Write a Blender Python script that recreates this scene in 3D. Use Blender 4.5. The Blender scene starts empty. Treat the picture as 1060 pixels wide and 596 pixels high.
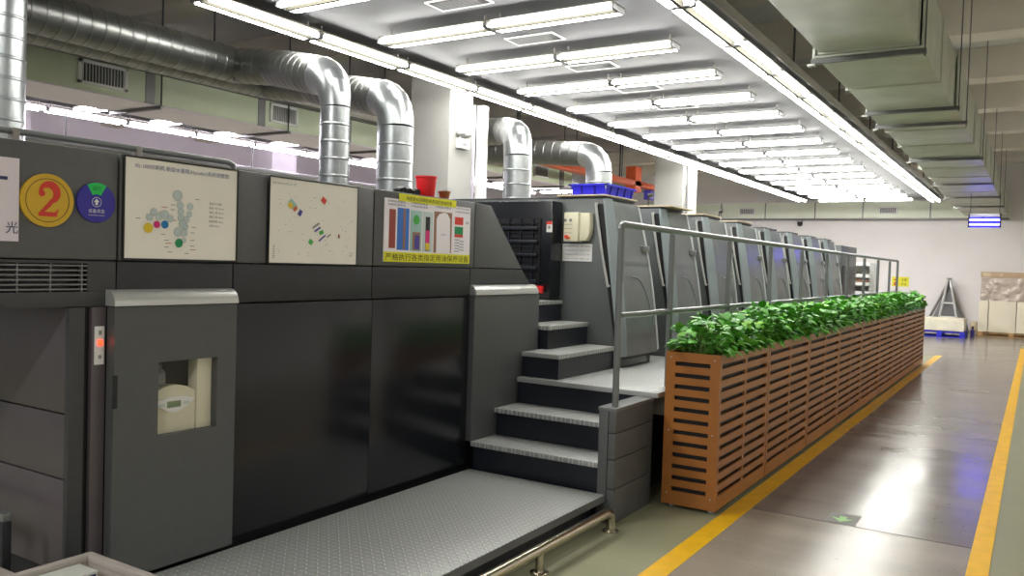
import bpy, bmesh, math, random
from mathutils import Vector, Matrix
PI = math.pi
FILL = 70
scene = bpy.context.scene
COL = scene.collection
ORD = ['first', 'second', 'third', 'fourth', 'fifth', 'sixth', 'seventh', 'eighth', 'ninth', 'tenth', 'eleventh', 'twelfth',
       'thirteenth', 'fourteenth', 'fifteenth', 'sixteenth', 'seventeenth', 'eighteenth', 'nineteenth', 'twentieth', 'twenty-first']

# ------------------------------------------------------------------ helpers
def lin(c):
    return tuple(((v / 255) / 12.92 if v / 255 <= 0.04045 else ((v / 255 + 0.055) / 1.055) ** 2.4) for v in c)

def mat(name, rgb, rough=0.5, metal=0.0, var=0.0, vscale=6.0, bump=0.0, bscale=60.0, emit=0.0, spec=0.5, aniso=None):
    m = bpy.data.materials.new(name)
    m.use_nodes = True
    nt = m.node_tree
    b = nt.nodes['Principled BSDF']
    c = lin(rgb) + (1,)
    b.inputs['Base Color'].default_value = c
    b.inputs['Roughness'].default_value = rough
    b.inputs['Metallic'].default_value = metal
    b.inputs['Specular IOR Level'].default_value = spec
    if emit:
        b.inputs['Emission Color'].default_value = c
        b.inputs['Emission Strength'].default_value = emit
    if var or bump:
        tc = nt.nodes.new('ShaderNodeTexCoord')
    if var:
        n = nt.nodes.new('ShaderNodeTexNoise')
        n.inputs['Scale'].default_value = vscale
        n.inputs['Detail'].default_value = 5
        nt.links.new(tc.outputs['Object'], n.inputs['Vector'])
        r = nt.nodes.new('ShaderNodeValToRGB')
        r.color_ramp.elements[0].position = 0.3
        r.color_ramp.elements[1].position = 0.7
        r.color_ramp.elements[0].color = tuple(v * (1 - var) for v in c[:3]) + (1,)
        r.color_ramp.elements[1].color = tuple(min(1, v * (1 + var)) for v in c[:3]) + (1,)
        nt.links.new(n.outputs['Fac'], r.inputs['Fac'])
        nt.links.new(r.outputs['Color'], b.inputs['Base Color'])
    if bump:
        n2 = nt.nodes.new('ShaderNodeTexNoise')
        n2.inputs['Scale'].default_value = bscale
        n2.inputs['Detail'].default_value = 3
        nt.links.new(tc.outputs['Object'], n2.inputs['Vector'])
        bp = nt.nodes.new('ShaderNodeBump')
        bp.inputs['Strength'].default_value = bump
        bp.inputs['Distance'].default_value = 0.01
        nt.links.new(n2.outputs['Fac'], bp.inputs['Height'])
        nt.links.new(bp.outputs['Normal'], b.inputs['Normal'])
    return m

WORLD = {}
class MB:
    def __init__(self):
        self.v = []; self.f = []
    def add(self, vs, fs):
        o = len(self.v)
        self.v += [tuple(p) for p in vs]
        self.f += [tuple(i + o for i in q) for q in fs]
        return self
    def box(self, x0, x1, y0, y1, z0, z1, bev=0.0, seg=2):
        if x0 > x1: x0, x1 = x1, x0
        if y0 > y1: y0, y1 = y1, y0
        if z0 > z1: z0, z1 = z1, z0
        vs = [(x0, y0, z0), (x1, y0, z0), (x1, y1, z0), (x0, y1, z0), (x0, y0, z1), (x1, y0, z1), (x1, y1, z1), (x0, y1, z1)]
        fs = [(3, 2, 1, 0), (4, 5, 6, 7), (0, 1, 5, 4), (1, 2, 6, 5), (2, 3, 7, 6), (3, 0, 4, 7)]
        return self._bev(vs, fs, bev, seg)
    def _bev(self, vs, fs, bev, seg=2):
        if not bev:
            return self.add(vs, fs)
        bm = bmesh.new()
        bv = [bm.verts.new(p) for p in vs]
        for q in fs: bm.faces.new([bv[i] for i in q])
        bmesh.ops.bevel(bm, geom=list(bm.edges), offset=bev, segments=seg, profile=0.6, affect='EDGES')
        bm.verts.index_update()
        self.add([v.co[:] for v in bm.verts], [[v.index for v in f.verts] for f in bm.faces])
        bm.free()
        return self
    def prism(self, poly, axis, a, b, bev=0.0):
        """poly: 2D points counted in the two other axes (x: (y,z); y: (x,z); z: (x,y))"""
        def P(p, t):
            return {'x': (t, p[0], p[1]), 'y': (p[0], t, p[1]), 'z': (p[0], p[1], t)}[axis]
        n = len(poly)
        vs = [P(p, a) for p in poly] + [P(p, b) for p in poly]
        fs = [tuple(range(n))[::-1], tuple(range(n, 2 * n))] + [(i, (i + 1) % n, n + (i + 1) % n, n + i) for i in range(n)]
        return self._bev(vs, fs, bev)
    def tube(self, pts, r, seg=12, caps=True, rad=None):
        pts = [Vector(p) for p in pts]
        k = len(pts)
        rings = []
        T = [((pts[min(i + 1, k - 1)] - pts[i]).normalized() + (pts[i] - pts[max(i - 1, 0)]).normalized()).normalized() for i in range(k)]
        up = Vector((0, 0, 1)) if abs(T[0].z) < 0.9 else Vector((1, 0, 0))
        N = (up - T[0] * up.dot(T[0])).normalized()
        vs = []
        for i in range(k):
            N = (N - T[i] * N.dot(T[i])).normalized()
            B = T[i].cross(N)
            rr = rad[i] if rad else r
            for j in range(seg):
                a = 2 * PI * j / seg
                vs.append(pts[i] + (N * math.cos(a) + B * math.sin(a)) * rr)
        fs = []
        for i in range(k - 1):
            for j in range(seg):
                j2 = (j + 1) % seg
                fs.append((i * seg + j, i * seg + j2, (i + 1) * seg + j2, (i + 1) * seg + j))
        if caps:
            fs.append(tuple(range(seg))[::-1]); fs.append(tuple(range((k - 1) * seg, k * seg)))
        return self.add(vs, fs)
    def duct(self, pts, r, seg=20, pitch=0.12, ridge=0.004):
        """spiral-seam round duct: a tube with raised seams every pitch"""
        pts = [Vector(p) for p in pts]
        st = []; rd = []
        for i in range(len(pts) - 1):
            L = (pts[i + 1] - pts[i]).length
            n = max(1, int(L / pitch))
            d = (pts[i + 1] - pts[i]) / L
            for q in range(n):
                s = L * q / n
                if q == 0 and i == 0:
                    st.append(pts[i]); rd.append(r)
                elif q > 0:
                    for o, e in ((-0.012, 0), (-0.004, ridge), (0.004, ridge), (0.012, 0)):
                        st.append(pts[i] + d * (s + o)); rd.append(r + e)
            st.append(pts[i + 1]); rd.append(r)
        return self.tube(st, r, seg, True, rd)
    def lathe(self, prof, c, seg=20):
        """prof: (radius, z) from bottom to top about a vertical axis at c"""
        vs = []; fs = []
        n = len(prof)
        for j in range(seg):
            a = 2 * PI * j / seg
            for r, z in prof:
                vs.append((c[0] + r * math.cos(a), c[1] + r * math.sin(a), c[2] + z))
        for j in range(seg):
            j2 = (j + 1) % seg
            for i in range(n - 1):
                fs.append((j * n + i, j2 * n + i, j2 * n + i + 1, j * n + i + 1))
        fs.append(tuple(j * n for j in range(seg))[::-1])
        fs.append(tuple(j * n + n - 1 for j in range(seg)))
        return self.add(vs, fs)
    def build(self, name, m, parent=None, loc=None, sharp=32):
        """vertices are given in world space; the mesh is stored relative to its parent's place"""
        o0 = WORLD.get(parent.name, Vector((0, 0, 0))) if parent else Vector(loc or (0, 0, 0))
        me = bpy.data.meshes.new(name)
        me.from_pydata([(p[0] - o0.x, p[1] - o0.y, p[2] - o0.z) for p in self.v], [], self.f)
        me.update()
        bm = bmesh.new(); bm.from_mesh(me)
        bmesh.ops.recalc_face_normals(bm, faces=list(bm.faces))
        bm.to_mesh(me); bm.free()
        me.polygons.foreach_set('use_smooth', [True] * len(me.polygons))
        me.set_sharp_from_angle(angle=math.radians(sharp))
        me.materials.append(m)
        o = bpy.data.objects.new(name, me)
        COL.objects.link(o)
        if parent: o.parent = parent
        else: o.location = o0
        WORLD[o.name] = o0
        return o

def thing(name, loc, label, cat, group=None):
    o = bpy.data.objects.new(name, None)
    o.empty_display_size = 0.1
    COL.objects.link(o)
    o.location = loc
    WORLD[o.name] = Vector(loc)
    return tag(o, label, cat, group)

def tag(o, label, cat, group=None):
    o['label'] = label; o['category'] = cat
    if group: o['group'] = group
    return o

def struct(o):
    o['kind'] = 'structure'
    return o

def kids(o):
    return [c for c in bpy.data.objects if c.parent == o]

def dup(root, loc, label=None, group=None, rotz=0.0, scale=None):
    ch1 = kids(root)
    r = root.copy(); COL.objects.link(r)
    r.location = loc; r.rotation_euler = (0, 0, rotz)
    if scale: r.scale = scale
    WORLD[r.name] = Vector(loc)
    if label: r['label'] = label
    if group: r['group'] = group
    for c in ch1:
        d = c.copy(); COL.objects.link(d); d.parent = r
        for g in kids(c):
            e = g.copy(); COL.objects.link(e); e.parent = d
    return r

def text_faces(s, w=None, h=None):
    """flat outline of a line of writing as (verts2d, faces), fitted into w x h, origin at its lower left"""
    cu = bpy.data.curves.new('writing', 'FONT')
    cu.body = s; cu.size = 1.0; cu.resolution_u = 3
    ob = bpy.data.objects.new('writing', cu)
    COL.objects.link(ob)
    dg = bpy.context.evaluated_depsgraph_get()
    me = bpy.data.meshes.new_from_object(ob.evaluated_get(dg))
    vs = [(v.co.x, v.co.y) for v in me.vertices]
    fs = [tuple(p.vertices) for p in me.polygons]
    bpy.data.objects.remove(ob); bpy.data.curves.remove(cu); bpy.data.meshes.remove(me)
    if not vs: return [], []
    x0 = min(v[0] for v in vs); x1 = max(v[0] for v in vs); y0 = min(v[1] for v in vs); y1 = max(v[1] for v in vs)
    sx = w / (x1 - x0) if w else None
    sy = h / (y1 - y0) if h else None
    sx = sx or sy; sy = sy or sx
    return [((v[0] - x0) * sx, (v[1] - y0) * sy) for v in vs], fs

def write_x(mb, s, x, y, z, w=None, h=None):
    """writing on a face that looks towards +x, reading along +y"""
    v, f = text_faces(s, w, h)
    return mb.add([(x, y + a, z + b) for a, b in v], f)

def write_ny(mb, s, x, y, z, w=None, h=None):
    """writing on a face that looks towards -y, reading along +x"""
    v, f = text_faces(s, w, h)
    return mb.add([(x + a, y, z + b) for a, b in v], f)

def disc_x(mb, x, y, z, r, t=0.001, seg=32, a0=0.0, a1=2 * PI):
    full = abs(a1 - a0 - 2 * PI) < 1e-6
    pts = [(y + r * math.cos(a0 + (a1 - a0) * i / seg), z + r * math.sin(a0 + (a1 - a0) * i / seg)) for i in range(seg + (0 if full else 1))]
    if not full: pts.append((y, z))
    return mb.prism(pts, 'x', x, x + t)

def ring_x(mb, x, y, z, r0, r1, t=0.001, seg=40):
    vs = []; fs = []
    for i in range(seg):
        a = 2 * PI * i / seg
        for r in (r0, r1): vs.append((x, y + r * math.cos(a), z + r * math.sin(a)))
    for i in range(seg):
        j = (i + 1) % seg
        fs.append((2 * i, 2 * i + 1, 2 * j + 1, 2 * j))
    return mb.add(vs, fs)

# ------------------------------------------------------------------ materials
M = {}
M['fascia'] = mat('charcoal_paint', (86, 87, 87), 0.42, 0, 0.06, 30, 0.03, 400)
M['band'] = mat('dark_charcoal_paint', (58, 59, 61), 0.4, 0, 0.08, 25, 0.03, 400)
M['bandblack'] = mat('black_satin_paint', (40, 41, 45), 0.35, 0, 0.08, 25, 0.03, 400)
M['gloss'] = mat('near_black_gloss_paint', (24, 26, 31), 0.2, 0, 0.12, 5, 0.01, 200)
M['door'] = mat('grey_door_paint', (82, 84, 84), 0.45, 0, 0.05, 30, 0.03, 400)
M['endface'] = mat('warm_grey_paint', (86, 80, 82), 0.35, 0, 0.06, 8)
M['unit'] = mat('unit_grey_paint', (86, 90, 90), 0.38, 0, 0.05, 6, 0.02, 300)
M['cover'] = mat('unit_cover_grey_paint', (112, 116, 117), 0.24, 0.0, 0.08, 5)
M['strip'] = mat('pale_blue_grey_trim', (142, 152, 155), 0.3, 0.2)
M['edgewhite'] = mat('bright_edge_trim', (215, 220, 222), 0.25, 0.3)
M['silver'] = mat('satin_silver', (196, 197, 194), 0.3, 0.5)
M['battengrey'] = mat('batten_grey_enamel', (66, 64, 56), 0.7, spec=0.1)
M['cavity'] = mat('black_door_interior', (20, 19, 21), 0.9, spec=0.05)
M['black'] = mat('black_plastic', (22, 22, 24), 0.5)
M['dark'] = mat('dark_recess_paint', (30, 31, 36), 0.5)
M['navy'] = mat('navy_riser_paint', (30, 33, 42), 0.35, 0, 0.15, 8)
M['rail'] = mat('grey_rail_paint', (118, 121, 121), 0.32, 0.35)
M['steel'] = mat('polished_stainless', (190, 182, 165), 0.22, 1.0)
M['galv'] = mat('galvanised_steel', (152, 156, 157), 0.32, 0.85, 0.12, 9, 0.05, 30)
M['galvdark'] = mat('shaded_dull_galvanised_steel', (112, 113, 111), 0.36, 0.85, 0.18, 6, 0.05, 30)  # darker copy of galv; on the duct runs the shade is painted in
M['rductpaint'] = mat('grey_green_duct_sheet', (196, 200, 188), 0.5, 0.1, 0.12, 2.5, 0.03, 20)
M['green'] = mat('pale_green_duct_panel', (196, 206, 178), 0.5, 0, 0.04, 3)
M['palegreen'] = mat('cream_green_duct_panel', (230, 236, 218), 0.5, 0, 0.03, 3)
M['greyjoint'] = mat('grey_joint_strip', (120, 120, 122), 0.45, 0.3)
M['white'] = mat('white_paint', (226, 226, 224), 0.5)
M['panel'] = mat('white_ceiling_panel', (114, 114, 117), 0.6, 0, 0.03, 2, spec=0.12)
M['wall'] = mat('white_wall_paint', (238, 234, 233), 0.7, 0, 0.02, 1.5)
M['wallleft'] = mat('lavender_white_wall', (224, 216, 230), 0.7, 0, 0.03, 1.5)
M['ceil'] = mat('grey_concrete_ceiling', (212, 211, 208), 0.8, 0, 0.08, 1.2, 0.1, 20)
M['beam'] = mat('beige_beam_paint', (214, 207, 194), 0.75, 0, 0.06, 2)
M['column'] = mat('column_white_paint', (166, 165, 161), 0.6, 0, 0.03, 3)
M['yellow'] = mat('yellow_floor_paint', (238, 184, 20), 0.4, 0, 0.08, 9)
M['orange'] = mat('orange_crane_paint', (196, 82, 36), 0.5, 0, 0.1, 5)
M['cream'] = mat('cream_plastic', (216, 212, 186), 0.45)
M['paper'] = mat('off_white_board', (242, 238, 226), 0.45, 0, 0.02, 4)
M['paperlilac'] = mat('lilac_white_paper', (222, 212, 220), 0.55)
M['ink'] = mat('dark_blue_ink', (46, 50, 92), 0.6)
M['inkpale'] = mat('faded_blue_ink', (96, 104, 150), 0.6)
M['outline'] = mat('pale_grey_print', (168, 178, 176), 0.6)
M['blackink'] = mat('black_ink', (26, 24, 22), 0.6)
M['greyink'] = mat('grey_ink', (140, 140, 136), 0.6)
M['redink'] = mat('faint_red_ink', (200, 110, 100), 0.6)
M['paleblue'] = mat('pale_blue_print', (196, 208, 206), 0.6)
M['p_yellow'] = mat('yellow_print', (226, 196, 40), 0.5)
M['p_pink'] = mat('magenta_print', (214, 34, 120), 0.5)
M['p_blue'] = mat('cyan_blue_print', (26, 120, 184), 0.5)
M['p_green'] = mat('green_print', (20, 140, 84), 0.5)
M['p_green2'] = mat('bright_green_print', (70, 176, 70), 0.5)
M['p_red'] = mat('red_print', (214, 58, 44), 0.5)
M['p_orange'] = mat('orange_print', (204, 108, 50), 0.5)
M['p_purple'] = mat('purple_print', (70, 60, 150), 0.5)
M['p_brown'] = mat('brown_red_print', (150, 60, 50), 0.5)
M['p_teal'] = mat('pale_teal_print', (160, 196, 190), 0.5)
M['p_tan'] = mat('tan_print', (150, 110, 90), 0.5)
M['p_lilac'] = mat('pale_lilac_print', (242, 236, 240), 0.5)
M['p_bluebright'] = mat('vivid_blue_print', (46, 112, 200), 0.5)
M['lime'] = mat('bright_yellow_label', (226, 222, 30), 0.5)
M['gold'] = mat('golden_yellow_disc', (206, 166, 28), 0.3, 0, 0.03, 20)
M['royal'] = mat('royal_blue_disc', (44, 34, 150), 0.3)
M['signgreen'] = mat('vivid_green_sector', (20, 196, 84), 0.4)
M['red2'] = mat('sign_red', (206, 52, 34), 0.4)
M['redplastic'] = mat('red_plastic', (226, 30, 34), 0.35)
M['brownpot'] = mat('brown_plastic', (156, 92, 48), 0.45)
M['blueplastic'] = mat('blue_plastic', (52, 50, 226), 0.35)
M['bluepallet'] = mat('blue_pallet_plastic', (30, 36, 190), 0.45)
M['slat'] = mat('brown_orange_coated_slats', (158, 100, 44), 0.38, 0, 0.07, 7, 0.03, 120)
M['soil'] = mat('dark_soil', (40, 30, 22), 0.95, 0, 0.3, 30, 0.4, 40)
M['wood'] = mat('pallet_wood', (190, 150, 100), 0.7, 0, 0.15, 14)
M['card'] = mat('brown_cardboard', (186, 160, 132), 0.75, 0, 0.06, 8)
M['stackpaper'] = mat('cream_paper_stack', (226, 218, 196), 0.65, 0, 0.02, 6)
M['wrap'] = mat('crinkled_plastic_wrap', (186, 172, 160), 0.18, 0.1, 0.25, 9, 0.9, 12)
M['wrapwhite'] = mat('clear_wrapped_paper', (222, 218, 200), 0.2, 0, 0.06, 8, 0.3, 10)
M['alu'] = mat('dull_aluminium', (150, 146, 140), 0.4, 0.7)
M['bingrey'] = mat('grey_beige_plastic', (178, 170, 162), 0.5, 0, 0.04, 20)
M['carton'] = mat('pale_grey_carton', (206, 208, 200), 0.5)
M['lcd'] = mat('lcd_green_grey', (120, 136, 100), 0.3)
M['redlamp'] = mat('red_indicator', (255, 50, 24), 0.4, emit=5)
M['stickergrey'] = mat('worn_sticker_grey', (112, 114, 106), 0.5, 0, 0.2, 40)
M['stickergreen'] = mat('pale_green_arrow', (166, 214, 140), 0.5)
M['tan'] = mat('tan_board', (206, 190, 160), 0.6, 0, 0.05, 10)
M['joint'] = mat('dark_floor_joint', (52, 46, 42), 0.8)
M['windowdark'] = mat('dark_window_glass', (84, 78, 96), 0.2)

def emit_mat(name, rgb, s):
    m = bpy.data.materials.new(name); m.use_nodes = True
    nt = m.node_tree; nt.nodes.clear()
    e = nt.nodes.new('ShaderNodeEmission'); o = nt.nodes.new('ShaderNodeOutputMaterial')
    e.inputs['Color'].default_value = tuple(rgb) + (1,); e.inputs['Strength'].default_value = s
    nt.links.new(e.outputs[0], o.inputs['Surface'])
    return m
M['tube'] = emit_mat('lit_white_tube', (1.0, 0.985, 0.93), 38)
M['tube2'] = emit_mat('lit_cool_tube', (0.95, 0.88, 1.0), 70)
M['uv'] = emit_mat('lit_blue_tube', (0.12, 0.11, 1.0), 28)

# glass with a light surface reflection
def glass_mat():
    m = bpy.data.materials.new('clear_window_pane'); m.use_nodes = True
    nt = m.node_tree; nt.nodes.clear()
    t = nt.nodes.new('ShaderNodeBsdfTransparent'); g = nt.nodes.new('ShaderNodeBsdfGlossy')
    g.inputs['Roughness'].default_value = 0.03
    mx = nt.nodes.new('ShaderNodeMixShader'); mx.inputs['Fac'].default_value = 0.03
    o = nt.nodes.new('ShaderNodeOutputMaterial')
    nt.links.new(t.outputs[0], mx.inputs[1]); nt.links.new(g.outputs[0], mx.inputs[2]); nt.links.new(mx.outputs[0], o.inputs['Surface'])
    return m
M['glass'] = glass_mat()

# tread plate: raised lozenges, alternately turned, as bump and slightly polished tops
def tread_mat(name, rgb, pitch=0.036):
    m = mat(name, rgb, 0.42, 0.25)
    nt = m.node_tree; L = nt.links
    b = nt.nodes['Principled BSDF']
    tc = nt.nodes.new('ShaderNodeTexCoord')
    sep = nt.nodes.new('ShaderNodeSeparateXYZ'); L.new(tc.outputs['Object'], sep.inputs[0])
    def mth(op, a, c=None):
        n = nt.nodes.new('ShaderNodeMath'); n.operation = op
        for i, q in enumerate((a, c)):
            if q is None: continue
            if isinstance(q, (int, float)): n.inputs[i].default_value = q
            else: L.new(q, n.inputs[i])
        return n.outputs[0]
    u = mth('DIVIDE', sep.outputs['X'], pitch); v = mth('DIVIDE', sep.outputs['Y'], pitch)
    fu = mth('FLOOR', u); fv = mth('FLOOR', v)
    par = mth('MODULO', mth('ABSOLUTE', mth('ADD', fu, fv)), 2)
    sg = mth('SUBTRACT', mth('MULTIPLY', par, 2), 1)
    a = mth('SUBTRACT', mth('SUBTRACT', u, fu), 0.5); c = mth('SUBTRACT', mth('SUBTRACT', v, fv), 0.5)
    p = mth('ADD', a, mth('MULTIPLY', c, sg)); q = mth('SUBTRACT', a, mth('MULTIPLY', c, sg))
    d = mth('ADD', mth('POWER', mth('DIVIDE', p, 0.62), 2), mth('POWER', mth('DIVIDE', q, 0.24), 2))
    n = nt.nodes.new('ShaderNodeMath'); n.operation = 'SUBTRACT'; n.use_clamp = True
    n.inputs[0].default_value = 1.0; L.new(d, n.inputs[1])
    bp = nt.nodes.new('ShaderNodeBump'); bp.inputs['Strength'].default_value = 0.9; bp.inputs['Distance'].default_value = 0.006
    L.new(n.outputs[0], bp.inputs['Height']); L.new(bp.outputs['Normal'], b.inputs['Normal'])
    mx = nt.nodes.new('ShaderNodeMix'); mx.data_type = 'RGBA'
    mx.inputs[6].default_value = lin(rgb) + (1,); mx.inputs[7].default_value = lin(tuple(min(255, k * 1.25) for k in rgb)) + (1,)
    L.new(n.outputs[0], mx.inputs[0]); L.new(mx.outputs[2], b.inputs['Base Color'])
    return m
M['tread'] = tread_mat('grey_tread_plate', (168, 170, 168))

# leaves: colour differs leaf by leaf
def leaf_mat():
    m = mat('glossy_green_leaf', (60, 130, 40), 0.42, spec=0.35)
    nt = m.node_tree; b = nt.nodes['Principled BSDF']
    g = nt.nodes.new('ShaderNodeNewGeometry'); r = nt.nodes.new('ShaderNodeValToRGB')
    cr = r.color_ramp
    cr.elements[0].color = lin((60, 128, 38)) + (1,); cr.elements[1].color = lin((150, 208, 86)) + (1,)
    e = cr.elements.new(0.45); e.color = lin((82, 162, 48)) + (1,)
    e = cr.elements.new(0.8); e.color = lin((108, 186, 62)) + (1,)
    nt.links.new(g.outputs['Random Per Island'], r.inputs['Fac'])
    nt.links.new(r.outputs['Color'], b.inputs['Base Color'])
    b.inputs['Subsurface Weight'].default_value = 0.0
    return m
M['leaf'] = leaf_mat()
M['stem'] = mat('pale_green_stem', (96, 130, 60), 0.5)

# floors
def floor_mat(name, rgb, rough, stain, rvar):
    m = mat(name, rgb, rough)
    nt = m.node_tree; L = nt.links; b = nt.nodes['Principled BSDF']
    tc = nt.nodes.new('ShaderNodeTexCoord')
    n1 = nt.nodes.new('ShaderNodeTexNoise'); n1.inputs['Scale'].default_value = 0.9; n1.inputs['Detail'].default_value = 6
    mp = nt.nodes.new('ShaderNodeMapping'); mp.inputs['Scale'].default_value = (1.0, 2.6, 1)
    L.new(tc.outputs['Object'], mp.inputs[0]); L.new(mp.outputs[0], n1.inputs['Vector'])
    r = nt.nodes.new('ShaderNodeValToRGB'); c = lin(rgb)
    r.color_ramp.elements[0].position = 0.32; r.color_ramp.elements[1].position = 0.7
    r.color_ramp.elements[0].color = tuple(v * (1 - stain) for v in c) + (1,)
    r.color_ramp.elements[1].color = tuple(v * (1 + stain) for v in c) + (1,)
    L.new(n1.outputs['Fac'], r.inputs['Fac'])
    n2 = nt.nodes.new('ShaderNodeTexNoise'); n2.inputs['Scale'].default_value = 40; n2.inputs['Detail'].default_value = 2
    L.new(tc.outputs['Object'], n2.inputs['Vector'])
    r2 = nt.nodes.new('ShaderNodeValToRGB'); r2.color_ramp.elements[0].position = 0.24; r2.color_ramp.elements[1].position = 0.31
    r2.color_ramp.elements[0].color = (0.35, 0.33, 0.3, 1); r2.color_ramp.elements[1].color = (1, 1, 1, 1)
    L.new(n2.outputs['Fac'], r2.inputs['Fac'])
    mx = nt.nodes.new('ShaderNodeMix'); mx.data_type = 'RGBA'; mx.blend_type = 'MULTIPLY'; mx.inputs[0].default_value = 1
    L.new(r.outputs['Color'], mx.inputs[6]); L.new(r2.outputs['Color'], mx.inputs[7]); L.new(mx.outputs[2], b.inputs['Base Color'])
    mr = nt.nodes.new('ShaderNodeMapRange'); mr.inputs['To Min'].default_value = rough - rvar; mr.inputs['To Max'].default_value = rough + rvar
    L.new(n1.outputs['Fac'], mr.inputs['Value']); L.new(mr.outputs[0], b.inputs['Roughness'])
    return m
M['epoxy'] = floor_mat('grey_green_epoxy_floor', (148, 148, 120), 0.34, 0.08, 0.06)
M['lane'] = floor_mat('worn_grey_concrete_lane', (128, 120, 113), 0.2, 0.14, 0.1)
M['lane_near'] = floor_mat('warm_grey_concrete_lane', (150, 141, 128), 0.24, 0.14, 0.08)

# ------------------------------------------------------------------ the setting
YB = 27.6
struct(MB().box(-20, 5, -3, YB + 0.3, -0.2, 0.0).build('floor', M['epoxy']))
struct(MB().box(-1.565, -0.262, 5.61, 23.5, 0.0, 0.003).build('floor_lane', M['lane']))
struct(MB().box(-1.565, -0.262, -3, 5.595, 0.0, 0.003).build('floor_lane', M['lane_near']))
struct(MB().box(-8, -1.695, 18.9, YB, 0.0, 0.003).build('floor_lane', M['lane']))
struct(MB().box(-1.695, 3.5, 23.5, YB, 0.0, 0.003).build('floor_lane', M['lane']))
struct(MB().box(-1.695, -1.565, 18.9, 23.5, 0.0, 0.003).build('floor_lane', M['lane']))
struct(MB().box(-1.565, -0.262, 5.595, 5.61, -0.001, 0.0015).build('trim_3', M['joint']))
struct(MB().box(-1.69, -1.565, -3, 18.9, 0.0, 0.004).build('trim_1', M['yellow']))
struct(MB().box(-0.262, -0.157, -3, 22.5, 0.0, 0.004).build('trim_2', M['yellow']))
struct(MB().box(-20, 5, YB, YB + 0.25, 0, 5.3).build('wall_back', M['wall']))
struct(MB().box(-20.2, -20, -3, YB + 0.25, 0, 5.3).build('wall_left', M['wallleft']))
struct(MB().box(5, 5.2, -3, YB + 0.25, 0, 5.3).build('wall_right', M['wall']))
struct(MB().box(-20.2, 5.2, -3, YB + 0.25, 5.2, 5.4).build('ceiling', M['ceil']))
for k in range(10):
    y = 1.2 + 2.75 * k
    struct(MB().box(-20, 5, y, y + 0.45, 4.72, 5.2, 0.01).build('ceiling_beam', M['beam']))
struct(MB().box(-6.75, -6.3, -3, YB, 4.55, 5.2, 0.01).build('ceiling_beam', M['beam']))
struct(MB().box(0.55, 1.0, -3, YB, 4.55, 5.2, 0.01).build('ceiling_beam', M['beam']))
for n, (y0, y1, z0, z1) in enumerate(((7.2, 8.6, 1.5, 2.35), (11.2, 12.4, 1.5, 2.3), (16.5, 18.5, 1.4, 2.5))):
    w = struct(MB().box(-20, -19.95, y0, y1, z0, z1).build('window_%d' % (n + 1), M['windowdark']))
    f = MB()
    for a in (z0 - .05, z1): f.box(-20, -19.93, y0 - .05, y1 + .05, a, a + .05)
    for a in (y0 - .05, (y0 + y1) / 2 - .02, y1): f.box(-20, -19.93, a, a + .05, z0, z1)
    f.build('window_frame', M['white'], w)
# columns
for n, (y0, y1) in enumerate(((8.02, 8.5), (15.75, 16.55))):
    struct(MB().box(-6.6, -6.0, y0, y1, 0, 4.6, 0.012).build('column', M['column']))
struct(MB().box(-14.9, -14.2, 12.6, 13.3, 0, 5.2, 0.012).build('column', M['wallleft']))
struct(MB().box(-16.9, -16.2, 7.9, 8.5, 0, 5.2, 0.012).build('column', M['wallleft']))

# white suspended panel over the press, with its hangers
def ceiling_panel(x0, x1, y0, y1, z, m):
    p = struct(MB().box(x0, x1, y0, y1, z, z + 0.06, 0.005).build('ceiling_panel', m))
    e = MB()
    for x in (x0 - 0.015, x1 - 0.005): e.box(x, x + 0.02, y0, y1, z - 0.015, z + 0.075)
    e.build('edge_channel', M['alu'], p)
    y = y0 + 1.0
    while y < y1:
        for x in (x0 + 0.05, x1 - 0.05): MB().tube([(x, y, z + 0.05), (x, y, 5.2)], 0.012, 8).build('hanger_rod', M['band'], p)
        y += 2.4
    return p
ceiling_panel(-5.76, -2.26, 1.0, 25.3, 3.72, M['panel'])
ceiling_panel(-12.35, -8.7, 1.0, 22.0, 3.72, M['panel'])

# ------------------------------------------------------------------ tube lights
ZT = 3.6
def make_tube_light(axis, length, kind):
    """a twin-tube batten hanging just under the panel; origin at the batten's middle"""
    t = bpy.data.objects.new('tube_light', None); COL.objects.link(t); t.empty_display_size = 0.1
    WORLD[t.name] = Vector((0, 0, 0))
    h = length / 2
    def B(mb, a0, a1, c0, c1, z0, z1, bev=0):
        return mb.box(a0, a1, c0, c1, z0, z1, bev) if axis == 'x' else mb.box(c0, c1, a0, a1, z0, z1, bev)
    def Tb(mb, a0, a1, c, z, r):
        return mb.tube([(a0, c, z), (a1, c, z)] if axis == 'x' else [(c, a0, z), (c, a1, z)], r, 10)
    B(MB(), -h, h, -0.015, 0.015, -0.026, 0.03, 0.004).build('batten', M['battengrey'], t)
    B(MB(), -h, h, -0.118, 0.118, 0.031, 0.036, 0).build('shade_plate', M['battengrey'], t)  # added dark plate that keeps the tubes' light off the panel
    for s in (-1, 1):
        Tb(MB(), -h + 0.025, h - 0.025, s * 0.083, 0.0, 0.024).build('tube', M['tube2'] if kind == 'cool' else M['tube'], t)
    for s in (-1, 1):
        B(MB(), s * h - 0.022, s * h + 0.004 * s, -0.1, 0.1, -0.02, 0.022, 0.004).build('end_cap', M['greyjoint'], t)
    for s in (-1, 1):
        q = MB()
        a = s * (h - 0.06)
        if axis == 'x': q.tube([(a, 0, 0.028), (a, 0, 0.122)], 0.008, 8)
        else: q.tube([(0, a, 0.028), (0, a, 0.122)], 0.008, 8)
        q.build('hanger', M['alu'], t)
    t['category'] = 'light'
    return t
px = make_tube_light('x', 1.165, 'white')
py = make_tube_light('y', 1.2, 'white')
px2 = make_tube_light('x', 1.165, 'cool')
py2 = make_tube_light('y', 1.2, 'cool')
used = set()
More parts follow.
